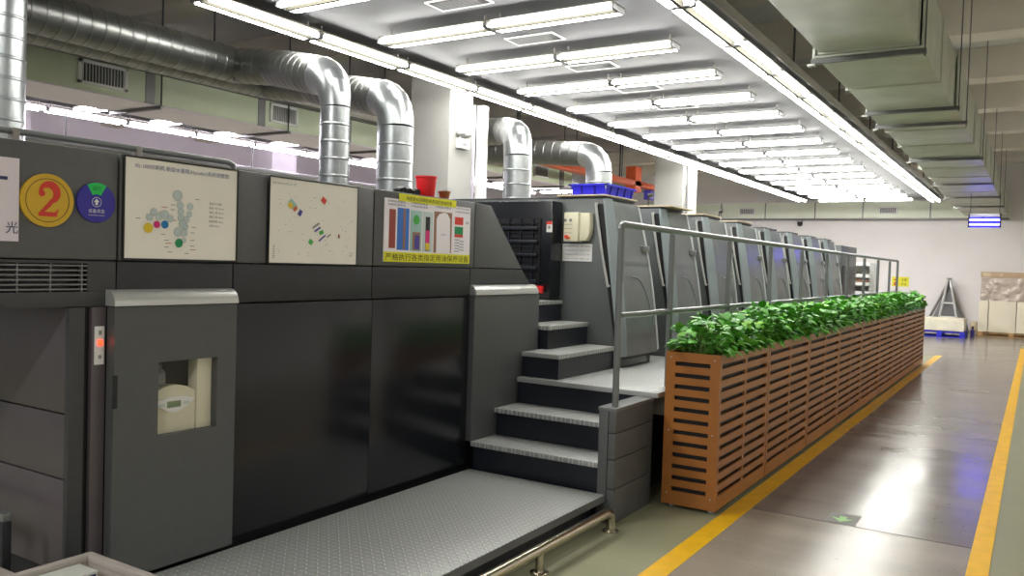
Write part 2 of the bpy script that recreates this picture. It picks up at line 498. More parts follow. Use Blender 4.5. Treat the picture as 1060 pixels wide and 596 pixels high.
def light(proto, loc, label, group):
    if proto.name in used: return dup(proto, loc, label, group)
    used.add(proto.name)
    proto.location = loc; WORLD[proto.name] = Vector(loc); tag(proto, label, 'light', group)
    return proto
NR = 17
for k in range(NR):
    y = 4.73 + 1.21 * k
    for x, s in ((-4.62, 'left'), (-3.42, 'right')):
        light(px, (x, y, ZT), 'twin tube light, %s half of the %s cross row over the press' % (s, ORD[k]), 'cross tube lights over the press')
for k in range(16):
    y = 4.24 + 1.245 * k + 0.62
    light(py, (-5.66, y, ZT), '%s twin tube light along the left edge of the long white ceiling panel' % ORD[k], 'edge tube lights of the ceiling panel')
for k in range(16):
    y = 4.84 + 1.245 * k + 0.62
    light(py, (-2.37, y, ZT), '%s twin tube light along the right edge of the long white ceiling panel' % ORD[k], 'edge tube lights of the ceiling panel')
for k in range(13):
    y = 5.65 + 1.2 * k
    light(px2, (-11.15, y, ZT), '%s cross tube light of the distant bay behind the green duct' % ORD[k], 'distant bay tube lights')
for k in range(13):
    y = 4.7 + 1.245 * k
    light(py2, (-12.15, y, ZT), '%s tube light of the lengthwise line in the distant left bay' % ORD[k], 'distant bay tube lights')

# ceiling vents between the rows
def make_vent():
    t = bpy.data.objects.new('ceiling_vent', None); COL.objects.link(t); WORLD[t.name] = Vector((0, 0, 0)); t.empty_display_size = .1
    f = MB()
    f.box(-.26, .26, -.13, -.114, -.012, 0); f.box(-.26, .26, .114, .13, -.012, 0)
    f.box(-.26, -.244, -.114, .114, -.012, 0); f.box(.244, .26, -.114, .114, -.012, 0)
    f.build('frame', M['white'], t)
    MB().box(-.244, .244, -.114, .114, -.003, 0).build('backing', M['cavity'], t)
    g = MB()
    for i in range(11): g.box(-.244, .244, -.1 + i * .02, -.096 + i * .02, -.011, -.004)
    for i in range(9): g.box(-.2 + i * .05 - .002, -.2 + i * .05 + .002, -.114, .114, -.009, -.004)
    g.build('grille', M['band'], t)
    t['category'] = 'vent'
    return t
pv = make_vent()
for k in range(16):
    y = 5.55 + 1.21 * k
    lb = '%s small grille in the white ceiling panel, counted from the camera' % ORD[k]
    if k == 0:
        pv.location = (-4.09, y, 3.72); tag(pv, lb, 'vent', 'ceiling panel grilles')
    else: dup(pv, (-4.09, y, 3.72), lb, 'ceiling panel grilles')

# ------------------------------------------------------------------ press delivery (near end of the press)
XF = -3.30
dl = thing('press_delivery', (-4.4, 3.2, 0), 'large charcoal delivery end of the printing press carrying the notice boards', 'printing press')
MB().box(-5.6, -3.36, 1.95, 4.9, 0.02, 1.40).build('body', M['dark'], dl)
MB().box(-5.6, -3.36, 1.0, 4.9, 1.40, 2.0).build('upper_body', M['band'], dl)
MB().box(-5.6, -4.6, 4.9, 5.5, .02, 2.0).build('rear_body', M['band'], dl)
# fascia panels (upper)
for a, b in ((1.0, 2.094), (2.104, 2.902), (2.912, 3.697), (3.707, 4.735)):
    MB().box(-3.37, XF, a, b, 1.562, 2.012, 0.006).build('fascia_panel', M['fascia'], dl)
MB().prism([(4.741, 1.562), (5.37, 1.562), (4.93, 2.005), (4.741, 2.012)], 'x', -3.37, XF, 0.005).build('slanted_fascia_panel', M['fascia'], dl)
# band below the fascia
for a, b in ((2.10, 2.70), (2.706, 3.70), (3.706, 4.70)):
    MB().box(-3.37, XF - 0.004, a, b, 1.368, 1.556, 0.004).build('band_panel', M['bandblack'], dl)
MB().prism([(4.706, 1.45), (5.50, 1.45), (5.378, 1.556), (4.706, 1.556)], 'x', -3.37, XF - 0.004).build('band_panel', M['band'], dl)
vb = MB()
vb.box(-3.37, XF - 0.004, 1.0, 2.094, 1.368, 1.43, 0.003); vb.box(-3.37, XF - 0.004, 1.97, 2.094, 1.43, 1.556, 0.003); vb.box(-3.37, XF - 0.004, 1.0, 1.97, 1.545, 1.556)
gp = vb.build('grille_panel', M['band'], dl)
MB().box(-3.38, -3.365, 1.0, 1.97, 1.43, 1.545).build('grille_backing', M['black'], gp)
g = MB()
for i in range(6): g.box(-3.33, XF - 0.006, 1.0, 1.97, 1.437 + i * 0.0192, 1.443 + i * 0.0192)
for i in range(8): g.box(-3.33, XF - 0.008, 1.05 + i * 0.128, 1.056 + i * 0.128, 1.43, 1.545)
g.build('grille', M['greyjoint'], gp)
# big dark glossy panels
for a, b in ((2.69, 3.707), (3.709, 4.70)):
    MB().box(-3.37, XF, a, b, 0.205, 1.360, 0.004).build('gloss_panel', M['gloss'], dl)
# projecting cover beside the stairs, with a rounded silver cap
MB().box(-3.36, -3.262, 4.71, 5.59, 0.36, 1.372, 0.012).build('side_cover', M['door'], dl)
def cap(mb, y0, y1, xf, z0, z1):
    pr = [(-3.36, z0)]
    n = 8
    pr.append((xf, z0))
    for i in range(n + 1):
        a = PI / 2 * i / n
        pr.append((xf - 0.06 + 0.06 * math.cos(a), z1 - 0.062 + 0.062 * math.sin(a)))
    pr.append((-3.36, z1))
    return mb.prism(pr, 'y', y0, y1)
cap(MB(), 4.712, 5.56, -3.255, 1.374, 1.444).build('silver_cap', M['silver'], dl)['label'] = 'rounded silver cap above the stair-side cover'
# end face towards the camera, seen left of the door
MB().box(-5.6, -3.33, 1.90, 1.95, 0.93, 1.366, 0.006).build('end_panel', M['endface'], dl)
MB().box(-5.6, -3.33, 1.90, 1.95, 0.66, 0.925, 0.006).build('end_panel', M['endface'], dl)
MB().box(-5.6, -3.33, 1.90, 1.95, 0.27, 0.655, 0.006).build('end_panel', M['endface'], dl)
MB().box(-3.33, XF, 1.895, 1.962, 0.27, 1.366, 0.006).build('corner_post', M['band'], dl)
MB().box(-3.34, -3.325, 1.962, 1.99, 0.2, 1.366).build('dark_slot', M['black'], dl)
MB().box(-3.36, XF, 1.99, 2.052, 0.2, 1.366, 0.004).build('door_jamb', M['endface'], dl)
MB().box(-5.5, -3.4, 1.98, 2.05, 0.0, 0.28).build('plinth', M['black'], dl)
ip = MB().box(XF, -3.294, 2.0, 2.042, 1.125, 1.285, 0.002).build('indicator_plate', M['white'], dl)
MB().box(-3.294, -3.288, 2.012, 2.033, 1.205, 1.228, 0.002).build('indicator_lamp', M['redlamp'], ip)
k = MB(); k.box(-3.294, -3.292, 2.016, 2.029, 1.25, 1.268); k.box(-3.294, -3.292, 2.016, 2.029, 1.15, 1.165)
k.build('indicator_symbols', M['greyink'], ip)
# door with a window opening, inner cavity, pane, cap
DX = -3.245
d = MB()
d.box(-3.30, DX, 2.056, 2.266, 0.2, 1.366); d.box(-3.30, DX, 2.577, 2.682, 0.2, 1.366)
d.box(-3.30, DX, 2.266, 2.577, 0.2, 0.79); d.box(-3.30, DX, 2.266, 2.577, 1.118, 1.366)
door = d.build('door', M['door'], dl)
MB().box(-3.262, -3.258, 2.262, 2.58, 0.786, 1.122).build('window_pane', M['glass'], door)
MB().box(DX - 0.002, DX + 0.003, 2.052, 2.072, 0.94, 1.08, 0.002).build('pull_slot', M['black'], door)
cap(MB(), 2.05, 2.684, -3.235, 1.37, 1.438).build('silver_cap', M['silver'], dl)['label'] = 'rounded silver cap above the windowed door'
cv = MB().box(-3.359, -3.35, 2.06, 2.68, 0.2, 1.36).build('door_cavity_back', M['cavity'], dl)
# cream device behind the door's window
dv = thing('metering_device', (-3.33, 2.4, 0.72), 'cream device with small display behind the window of the grey press door', 'device')
pts = [(2.262, 0.72), (2.488, 0.72), (2.488, 0.985)]
for i in range(13):
    a = math.radians(30 + 120 * i / 12)
    pts.append((2.372 + 0.132 * math.cos(a) , 0.918 + 0.085 * math.sin(a)))
pts.append((2.262, 0.96))
MB().prism([(y, z) for y, z in pts], 'x', -3.348, -3.285, 0.004).build('housing', M['cream'], dv)
MB().box(-3.348, -3.28, 2.492, 2.572, 0.70, 1.13, 0.004).build('side_column', M['cream'], dv)
ln = []
for i in range(13):
    t = i / 12; ln.append((2.268 + 0.215 * t, 0.935 - 0.055 * math.sin(PI * t)))
for i in range(1, 12):
    t = 1 - i / 12; ln.append((2.268 + 0.215 * t, 0.935 + 0.016 * math.sin(PI * t)))
kp = MB().prism(ln, 'x', -3.285, -3.279).build('keypad', M['white'], dv)
MB().box(-3.279, -3.276, 2.335, 2.405, 0.903, 0.932, 0.001).build('display', M['lcd'], kp)
b_ = MB(); b_.box(-3.279, -3.277, 2.295, 2.322, 0.912, 0.924); b_.box(-3.279, -3.277, 2.42, 2.45, 0.912, 0.924)
b_.build('button', M['paleblue'], kp)
bo = thing('pump_bottle', (-3.322, 2.30, 1.0), 'dim grey bottle hanging behind the door window above the cream device', 'bottle')
MB().lathe([(0.012, 0.0), (0.03, 0.012), (0.03, 0.06), (0.02, 0.075)], (-3.318, 2.315, 1.0), 14).build('body', M['greyjoint'], bo)
MB().lathe([(0.014, 0.076), (0.014, 0.1)], (-3.318, 2.315, 1.0), 12).build('neck', M['band'], bo)

# ---- notices on the fascia
XS = XF + 0.001
def board(name, loc_y, loc_z, label, y0, y1, z0, z1, t=0.006, m='paper', cat='sign', frame=0.0):
    o = thing(name, (XS, (y0 + y1) / 2, z0), label, cat)
    if frame:
        f = MB()
        f.box(XS, XS + t + .003, y0 - frame, y1 + frame, z0 - frame, z0); f.box(XS, XS + t + .003, y0 - frame, y1 + frame, z1, z1 + frame)
        f.box(XS, XS + t + .003, y0 - frame, y0, z0, z1); f.box(XS, XS + t + .003, y1, y1 + frame, z0, z1)
        f.build('frame', M['black'], o)
    MB().box(XS, XS + t, y0, y1, z0, z1).build('board', M[m], o)
    return o
XT = XS + 0.0075
# partial lilac notice at the left edge
nb = board('paper_notice', 0, 0, 'lilac-white paper notice cut by the left edge beside the yellow number disc', 1.12, 1.688, 1.625, 1.94, m='paperlilac')
t = MB(); write_x(t, '光', XT, 1.64, 1.655, h=0.045); t.box(XT - .0005, XT, 1.52, 1.645, 1.855, 1.868)
write_x(t, '设备清洁', XT, 1.38, 1.655, h=0.045)
t.build('lettering', M['ink'], nb)
# number disc
ns = thing('number_sign', (XS, 1.794, 1.685), 'round golden yellow sign with a red figure 2', 'sign')
CY, CZ = 1.794, 1.79
disc_x(MB(), XS, CY, CZ, 0.104, 0.012, 40).build('disc', M['gold'], ns)
ring_x(MB(), XS + 0.0127, CY, CZ, 0.083, 0.0855).build('ring', M['blackink'], ns)
def two(cy, cz, s, x):
    mb = MB()
    path = []
    for i in range(22):
        a = math.radians(175 - 245 * i / 21)
        path.append((0.02 + 0.26 * math.cos(a), 0.23 + 0.27 * math.sin(a)))
    path = [p for p in path]
    path += [(0.05, -0.12), (-0.12, -0.3), (-0.27, -0.46)]
    wd = [0.05 + 0.075 * max(0, math.sin((i / 21) * PI * 1.0 - 0.2)) if i < 22 else 0.07 - 0.012 * (i - 22) for i in range(len(path))]
    vs = []; fs = []
    for i, p in enumerate(path):
        q0 = path[max(0, i - 1)]; q1 = path[min(len(path) - 1, i + 1)]
        tx, tz = q1[0] - q0[0], q1[1] - q0[1]; L = math.hypot(tx, tz) or 1
        nx, nz = -tz / L, tx / L
        for sg in (-1, 1): vs.append((x, cy + s * (p[0] + sg * nx * wd[i]), cz + s * (p[1] + sg * nz * wd[i])))
    for i in range(len(path) - 1): fs.append((2 * i, 2 * i + 1, 2 * i + 3, 2 * i + 2))
    mb.add(vs, fs)
    disc_x(mb, x, cy - 0.19 * s, cz + 0.21 * s, 0.1 * s, 0.0004, 20)
    mb.prism([(cy + s * a, cz + s * b) for a, b in ((-0.3, -0.5), (0.27, -0.5), (0.34, -0.27), (0.3, -0.27), (0.24, -0.36), (-0.2, -0.36))], 'x', x, x + 0.0004)
    return mb
two(CY, CZ, 0.125, XS + 0.0132).build('numeral', M['red2'], ns)
# status disc
ss = thing('status_sign', (XS, 1.995, 1.715), 'round royal blue status sign with a green top sector and white arrow', 'sign')
SY, SZ = 1.995, 1.797
disc_x(MB(), XS, SY, SZ, 0.082, 0.010, 40).build('disc', M['royal'], ss)
gs = []
for i in range(13):
    a = math.radians(60 + 60 * i / 12); gs.append((SY + 0.081 * math.cos(a), SZ + 0.081 * math.sin(a)))
for i in range(7):
    a = math.radians(120 - 60 * i / 6); gs.append((SY + 0.034 * math.cos(a), SZ + 0.034 * math.sin(a)))
MB().prism(gs, 'x', XS + 0.010, XS + 0.0112).build('green_sector', M['signgreen'], ss)
wa = MB(); ring_x(wa, XS + 0.0115, SY, SZ + 0.002, 0.0185, 0.0205, seg=24)
wa.prism([(SY + a, SZ + 0.002 + b) for a, b in ((-.005, -.012), (.005, -.012), (.005, .0), (.012, .0), (0, .014), (-.012, .0), (-.005, .0))], 'x', XS + .010, XS + .0114)
wa.build('arrow', M['white'], ss)
t = MB(); write_x(t, '设备状态', XS + 0.0115, SY - 0.035, SZ - 0.043, w=0.07); write_x(t, 'EQUIPMENT STATUS', XS + 0.0115, SY - 0.034, SZ - 0.056, w=0.068)
t.build('lettering', M['white'], ss)
t = MB(); write_x(t, '运行', XS + 0.0118, SY - 0.018, SZ + 0.05, w=0.036); t.build('sector_lettering', M['blackink'], ss)

# board with the roller diagram
b1 = board('roller_diagram_board', 0, 0, 'off-white framed board with a roller diagram of pale and coloured circles', 2.122, 2.706, 1.572, 2.003, frame=0.008)
t = MB(); write_x(t, 'XL 105印刷机 新型水墨辊(Hycolor)系统调整图', XT, 2.165, 1.958, w=0.49, h=0.024)
t.build('title', M['inkpale'], b1)
pr = MB(); rr = MB(); dk = 0
def P1(u, v):  # place on the board from fractions measured across and down its face
    return 2.122 + 0.584 * u, 2.003 - 0.431 * v
for u, v, r in ((.437, .335, .024), (.462, .435, .017), (.468, .50, .016), (.47, .565, .017), (.487, .63, .02), (.552, .44, .016), (.545, .52, .014),
                (.52, .58, .015), (.51, .655, .016), (.235, .525, .017), (.28, .57, .016), (.33, .545, .02), (.20, .58, .016), (.375, .58, .017),
                (.445, .715, .02), (.50, .72, .017), (.50, .80, .012), (.30, .54, .012)):
    y, z = P1(u, v); dk += 1; disc_x(pr, XT - .0003, y, z, r, .0006 + dk * .00006, 20); ring_x(rr, XT + .0019, y, z, r * .9, r, seg=20)
pr.build('roller_print', M['paleblue'], b1); rr.build('roller_outline', M['outline'], b1)
for nm, u, v, r in (('p_yellow', .19, .69, .022), ('p_pink', .262, .65, .016), ('p_blue', .33, .645, .018), ('p_green', .456, .83, .02)):
    y, z = P1(u, v); disc_x(MB(), XT + .0012, y, z, r, .0012, 24).build('colour_dot', M[nm], b1)
t = MB()
for i, s in enumerate(('墨辊压力调整', '靠版一辊 4.5mm', '靠版二辊 4.0mm', '靠版三辊 4.0mm', '靠版四辊 4.0mm', '水辊 5.0mm')):
    y, z = P1(.73, .40 + .048 * i); write_x(t, s, XT, y, z, h=0.011)
for u, v in ((.09, .60), (.38, .44), (.38, .49), (.57, .66), (.60, .36), (.56, .72), (.30, .75), (.33, .81), (.33, .88), (.56, .80), (.56, .86), (.36, .93), (.51, .94)):
    y, z = P1(u, v); t.box(XT - .0004, XT, y, y + .022, z, z + .003)
t.build('notes', M['greyink'], b1)
t = MB()
for u, v in ((.30, .47), (.38, .60), (.56, .90), (.34, .84)):
    y, z = P1(u, v); t.box(XT - .0004, XT, y, y + .03, z, z + .003)
t.build('red_notes', M['redink'], b1)

# board with the lubrication map
b2 = board('lubrication_map_board', 0, 0, 'off-white board with scattered small coloured blocks, plainer than the diagram board', 2.912, 3.552, 1.566, 2.0, frame=0.004)
def P2(u, v): return 2.912 + 0.64 * u, 2.0 - 0.434 * v
nbk = 0
def blk(u, v, w, h, ang, m):
    w, h = w * .8, h * .8
    y, z = P2(u, v); c, s = math.cos(math.radians(ang)), math.sin(math.radians(ang))
    q = [(y + a * c - b * s, z + a * s + b * c) for a, b in ((-w, -h), (w, -h), (w, h), (-w, h))]
    global nbk
    nbk += 1
    MB().prism(q, 'x', XT - .0004, XT + .0004 + nbk * .00008).build('printed_block', M[m], b2)
for a in ((.235, .29, .032, .02, -40, 'p_teal'), (.215, .31, .02, .016, -40, 'p_yellow'), (.265, .345, .018, .012, 40, 'p_orange'), (.32, .39, .014, .02, -30, 'p_purple'),
          (.585, .21, .022, .018, -35, 'p_red'), (.50, .53, .034, .006, 30, 'greyink'), (.52, .575, .03, .006, 30, 'p_purple'), (.565, .61, .018, .013, 20, 'p_green2'),
          (.445, .735, .017, .016, -35, 'p_green2'), (.575, .68, .036, .005, 35, 'p_purple'), (.655, .645, .018, .004, 35, 'greyink'), (.775, .645, .006, .013, 10, 'p_brown')):
    blk(*a)
t = MB(); y, z = P2(.02, .08); write_x(t, 'Lubrication points XL 105', XT, y, z, w=.16, h=.014)
random.seed(4)
for i in range(60):
    y, z = P2(random.uniform(.05, .93), random.uniform(.12, .92)); w = random.uniform(.004, .012)
    t.box(XT - .0004, XT, y, y + w, z, z + .0022)
for i in range(8):
    y, z = P2(.04, .80 + .02 * i); t.box(XT - .0004, XT, y, y + .012, z, z + .003)
y, z = P2(.93, .87); ring_x(t, XT, y, z, .009, .011, seg=20)
t.build('line_work', M['greyink'], b2)

# oil notice board
b3 = board('oil_notice_board', 0, 0, 'notice with oil product pictures above a yellow strip of Chinese writing', 3.786, 4.67, 1.588, 1.968, m='p_lilac')
MB().box(XS + .006, XS + .0075, 3.786, 4.67, 1.588, 1.648).build('yellow_strip', M['lime'], b3)
t = MB(); write_x(t, '严格执行各类指定用油保养设备', XS + .0085, 3.80, 1.597, w=.855, h=.042); t.build('strip_lettering', M['blackink'], b3)
hd = MB().box(XS + .006, XS + .008, 3.915, 4.50, 1.958, 2.004).build('yellow_header', M['lime'], b3)
t = MB(); write_x(t, '海德堡XL印刷机各类指定用油示意', XS + .009, 3.98, 1.968, w=.47, h=.024); t.build('header_lettering', M['blackink'], b3)
def P3(u, v): return 3.786 + .884 * u, 1.968 - .32 * v
def pic(u0, u1, v0, v1, m, x=.0075):
    y0, z1 = P3(u0, v0); y1, z0 = P3(u1, v1)
    return MB().box(XS + .006, XS + x, y0, y1, z0, z1).build('picture', M[m], b3)
pic(.05, .115, .20, .93, 'p_brown'); pic(.135, .26, .16, .96, 'p_bluebright'); pic(.195, .22, .18, .94, 'p_tan', .0082)
pic(.275, .40, .18, .97, 'p_teal'); pic(.30, .385, .60, .95, 'p_tan', .0082); pic(.325, .375, .66, .93, 'p_purple', .0088)
pic(.415, .53, .18, .97, 'paleblue'); pic(.445, .495, .28, .95, 'blackink', .0082); pic(.447, .493, .55, .80, 'p_pink', .0088); pic(.447, .493, .80, .94, 'p_yellow', .0088)
pic(.545, .76, .15, .98, 'p_tan'); pic(.80, .905, .22, .38, 'p_red'); pic(.80, .905, .42, .58, 'p_green'); pic(.80, .905, .58, .64, 'p_red')
y, z = P3(.338, .36); m_ = MB(); disc_x(m_, XS + .008, y, z, .042, .0006, 24); m_.build('picture', M['p_teal'], b3)
m_ = MB(); disc_x(m_, XS + .009, y, z, .03, .0006, 24); m_.build('picture', M['p_green2'], b3)
bt = [P3(a, b) for a, b in ((.575, .98), (.57, .30), (.60, .20), (.66, .16), (.70, .17), (.735, .28), (.745, .98))]
MB().prism(bt, 'x', XS + .0078, XS + .0084).build('picture', M['p_lilac'], b3)
t = MB()
for u0, v in ((.03, .07), (.03, .13), (.28, .06), (.28, .12), (.56, .08), (.80, .06), (.80, .13)):
    y, z = P3(u0, v); write_x(t, '印刷机润滑油', XT + .001, y, z, w=.16, h=.012)
for i in range(9):
    y, z = P3(.80 + .06 * (i % 2), .70 + .03 * i); t.box(XT, XT + .0006, y, y + .05, z, z + .004)
y, z = P3(.93, .35); write_x(t, '油品', XT + .001, y, z, w=.04)
y, z = P3(.63, .62); write_x(t, 'LUBE OIL', XT + .0018, y, z, w=.05)
t.build('captions', M['ink'], b3)

# ---- things on top of the delivery
bk = thing('bucket', (-3.40, 4.31, 2.013), 'red plastic bucket standing on top of the delivery', 'bucket')
MB().lathe([(.054, .0), (.057, .004), (.069, .128), (.063, .128), (.052, .01)], (-3.40, 4.31, 2.013), 24).build('body', M['redplastic'], bk)
MB().lathe([(.068, .122), (.075, .124), (.075, .136), (.066, .136)], (-3.40, 4.31, 2.013), 24).build('rim', M['redplastic'], bk)
bp_ = thing('small_pot', (-3.40, 4.51, 2.013), 'small brown plastic pot right of the red bucket', 'pot')
MB().lathe([(.033, 0), (.038, .045), (.043, .046), (.043, .057), (.034, .057), (.03, .01)], (-3.40, 4.51, 2.013), 20).build('body', M['brownpot'], bp_)
tr = thing('tool_bundle', (-3.42, 4.13, 2.013), 'low black bundle of straps lying left of the red bucket', 'bundle')
q = MB()
random.seed(8)
for i in range(7):
    y = 4.03 + .027 * i; r = random.uniform(.016, .021)
    q.tube([(-3.43, y, 2.014 + r), (-3.405, y + .008, 2.022 + r), (-3.37, y, 2.014 + r)], r, 10)
q.build('rolls', M['black'], tr)
# pipe rail on the top edge
tp = thing('top_pipe_rail', (-3.36, 1.9, 2.0), 'thin grey pipe along the top edge of the delivery above the number disc', 'rail')
MB().tube([(-3.36, .95, 2.05), (-3.36, 2.70, 2.05), (-3.36, 2.735, 2.04), (-3.36, 2.74, 2.012)], .014, 10).build('pipe', M['rail'], tp)
for y in (1.05, 1.70, 2.22):
    MB().box(-3.38, -3.34, y - .013, y + .013, 2.012, 2.062, .003).build('bracket', M['alu'], tp)

# ------------------------------------------------------------------ platform, stairs, walkway
pf = thing('tread_plate_platform', (-2.75, 3.3, 0), 'low grey tread plate platform in front of the press delivery', 'platform')
MB().box(-3.255, -2.225, 2.0, 4.69, .15, .18, .004).build('deck', M['tread'], pf)
MB().box(-3.255, -2.32, 2.02, 4.69, .0, .15).build('base', M['navy'], pf)
s = MB(); s.box(-2.238, -2.222, 2.0, 4.69, .135, .178); s.build('edge_angle', M['rail'], pf)

st = thing('access_stairs', (-2.8, 5.0, 0), 'charcoal stairs with grey tread plate steps between delivery and first unit', 'stairs')
def tread(x0, x1, y0, y1, z, m='tread'):
    return MB().box(x0, x1, y0, y1, z - .034, z, .005).build('tread', M[m], st)
tread(-3.258, -2.285, 4.70, 5.02, .367)
tread(-3.258, -2.285, 4.985, 5.30, .562)
MB().box(-3.25, -2.285, 4.725, 4.75, .0, .333).build('riser', M['navy'], st)
MB().box(-3.25, -2.285, 5.01, 5.03, .367, .528).build('riser', M['navy'], st)
MB().box(-3.25, -2.285, 5.295, 5.315, .562, .72).build('riser', M['navy'], st)
for x1, z, x0 in ((-2.93, .942, -3.25), (-3.18, 1.125, -3.5), (-3.435, 1.30, -3.9)):
    ya = 5.33 if z < 1 else 5.60
    tread(x0, x1, ya, 6.28, z)
    MB().box(x0, x1 - .012, ya + .015, 6.275, z - .187 + .001, z - .035).build('riser', M['navy'], st)
bx = MB().box(-2.278, -2.215, 4.685, 5.28, .0, .70, .004).build('side_stringer', M['door'], st)
for z0, z1 in ((.0, .215), (.22, .40), (.405, .565), (.57, .70)):
    MB().box(-2.213, -2.165, 4.69, 5.28, z0, z1, .003).build('side_panel', M['door'], st)
MB().box(-2.285, -2.16, 4.685, 5.29, .701, .725, .004).build('side_top_plate', M['rail'], st)

wk = thing('walkway', (-2.6, 11, 0), 'raised tread plate walkway running past the printing units behind the planters', 'walkway')
MB().box(-3.25, -2.13, 5.27, 17.3, .722, .757, .004).build('deck', M['tread'], wk)
MB().box(-3.2, -2.32, 5.33, 17.2, .0, .72).build('support', M['dark'], wk)
for i in range(10):
    MB().box(-2.32, -2.15, 5.45 + 1.28 * i, 5.49 + 1.28 * i, .58, .72).build('bracket', M['alu'], wk)

# guard rail
gr = thing('guard_rail', (-2.2, 10.8, .725), 'long grey tubular guard rail along the walkway behind the planters', 'railing')
XR = -2.205
MB().tube([(XR, 4.76, 1.83), (XR, 4.765, 1.853), (XR, 4.785, 1.866), (XR, 4.82, 1.866), (XR, 16.86, 1.866), (XR, 16.9, 1.85), (XR, 16.91, 1.82)], .021, 12).build('top_rail', M['rail'], gr)
MB().tube([(XR, 4.78, 1.295), (XR, 16.9, 1.295)], .019, 12).build('middle_rail', M['rail'], gr)
for i, y in enumerate((4.76, 5.62, 6.92, 8.2, 9.48, 10.78, 12.1, 13.4, 14.68, 15.93, 16.9)):
    MB().tube([(XR, y, .726 if i == 0 else .758), (XR, y, 1.84)], .021, 12).build('post', M['rail'], gr)

# stainless foot rail on the floor
fr = thing('foot_rail', (-2.12, 3.5, 0), 'low polished steel pipe rail on the floor along the platform edge', 'rail')
MB().tube([(-2.12, 2.3, .125), (-2.12, 4.49, .125), (-2.12, 4.54, .118), (-2.12, 4.565, .095), (-2.12, 4.57, .04), (-2.12, 4.57, .008)], .029, 16).build('pipe', M['steel'], fr)
for y in (3.72, 2.75):
    MB().tube([(-2.12, y, .01), (-2.12, y, .11)], .022, 14).build('leg', M['steel'], fr)
for y in (4.57, 3.72, 2.75):
    MB().lathe([(.05, 0), (.05, .008), (.034, .014), (.03, .014)], (-2.12, y, 0), 18).build('foot_flange', M['steel'], fr)

# ------------------------------------------------------------------ printing units
XT0, XB0 = -3.04, -2.855         # cover line at top (z 2.17) and bottom (z .855)
def fx(z): return XB0 + (XT0 - XB0) * (z - .855) / (2.17 - .855)
def make_unit(y0):
    t = thing('printing_unit', (-4.0, y0, .757), 'x', 'printing press')
    zt = 2.165
    # body: leaning front, flat side towards the camera
    MB().prism([(-5.4, .0), (-3.26, .0), (-3.26, .76), (fx(.80) - .06, .76), (fx(zt) - .05, zt), (-5.4, zt)], 'y', y0, y0 + .62, .006).build('tower', M['unit'], t)
    MB().box(-5.4, -3.27, y0 + .62, y0 + 1.20, .0, 1.75).build('base_body', M['dark'], t)
    # front cover, leaning, a little curved
    pr = []
    n = 8
    for i in range(n + 1):
        z = .855 + (zt - .02 - .855) * i / n
        bow = .028 * math.sin(PI * i / n)
        pr.append((fx(z) + bow, z))
    poly = pr + [(fx(zt) - .05, zt - .02), (fx(.855) - .05, .855)]
    cv = MB()
    vs = []; fs = []
    k = len(poly)
    # cover widens towards the bottom
    for side in (0, 1):
        for (x, z) in poly:
            s_ = (z - .855) / (zt - .875)
            y = y0 + (.075 if side == 0 else .74 - .14 * s_)
            vs.append((x, y, z))
    fs = [tuple(range(k))[::-1], tuple(range(k, 2 * k))] + [(i, (i + 1) % k, k + (i + 1) % k, k + i) for i in range(k)]
    cv.add(vs, fs)
    c = cv.build('front_cover', M['cover'], t)
    # seam across the cover
    # trim strip along the near front corner
    b = MB()
    vs = []; fs = []
    for i in range(n + 1):
        z = .855 + (zt - .855) * i / n
        bow = .028 * math.sin(PI * i / n)
        for dx, dy in ((-.05, -.004), (-.035, .0), (bow, .075), (bow - .03, .08)):
            vs.append((fx(z) + dx, y0 + dy, z))
    for i in range(n):
        for j in range(3): fs.append((i * 4 + j, i * 4 + j + 1, i * 4 + j + 5, i * 4 + j + 4))
        fs.append((i * 4 + 3, i * 4, i * 4 + 4, i * 4 + 7))
    fs.append((0, 1, 2, 3)); fs.append((n * 4 + 3, n * 4 + 2, n * 4 + 1, n * 4))
    b.add(vs, fs); b.build('corner_trim', M['strip'], t)
    # bright trim at the far edge
    e = []
    for i in range(n + 1):
        z = .875 + (zt - .05 - .855) * i / n
        s_ = (z - .855) / (zt - .875)
        e.append((fx(z) + .028 * math.sin(PI * i / n) + .002, y0 + .738 - .14 * s_, z))
    MB().tube(e, .011, 8).build('edge_trim', M['edgewhite'], t)
    # dark inset and grab bar on the side face
    MB().prism([(fx(2.12) - .11, 2.12), (fx(2.12) - .052, 2.12), (fx(1.0) - .052, 1.0), (fx(1.0) - .07, 1.0)], 'y', y0 - .004, y0 + .003).build('side_inset', M['black'], t)
    hb = []
    for i in range(12):
        z = 2.12 - i * .062
        hb.append((fx(z) - .105 + .035 * (i / 11) ** 2, y0 - .03, z))
    MB().tube([(hb[0][0], y0 - .0, hb[0][2])] + hb + [(hb[-1][0], y0 - .0, hb[-1][2])], .012, 8).build('grab_bar', M['silver'], t)
    # latch on the far edge, curved groove low on the cover
    zz = 1.77; s_ = (zz - .855) / (zt - .875)
    lt = MB(); lt.box(fx(zz) + .01, fx(zz) + .05, y0 + .56 - .14 * s_ + .06, y0 + .70 - .14 * s_ + .06, zz - .035, zz + .02, .01)
    lt.build('latch', M['rail'], t)
    gv = []
    for i in range(12):
        a = i / 11
        z = 1.52 - .42 * a ** 2.2; s2 = (z - .855) / (zt - .875)
        gv.append((fx(z) + .028 * math.sin(PI * s2) + .003, y0 + .26 + .40 * a ** .8, z))
    MB().tube(gv, .005, 6).build('cover_groove', M['strip'], t)
    MB().box(-3.25, fx(.855) - .06, y0 + .10, y0 + .70, .758, .853).build('kick_plate', M['dark'], t)
    # top lid with a slight overhang
    MB().box(-5.4, fx(zt) - .04, y0 + .02, y0 + .63, zt + .001, zt + .02, .004).build('top_lid', M['band'], t)
    return t
Y0 = 6.29; PITCH = 1.205
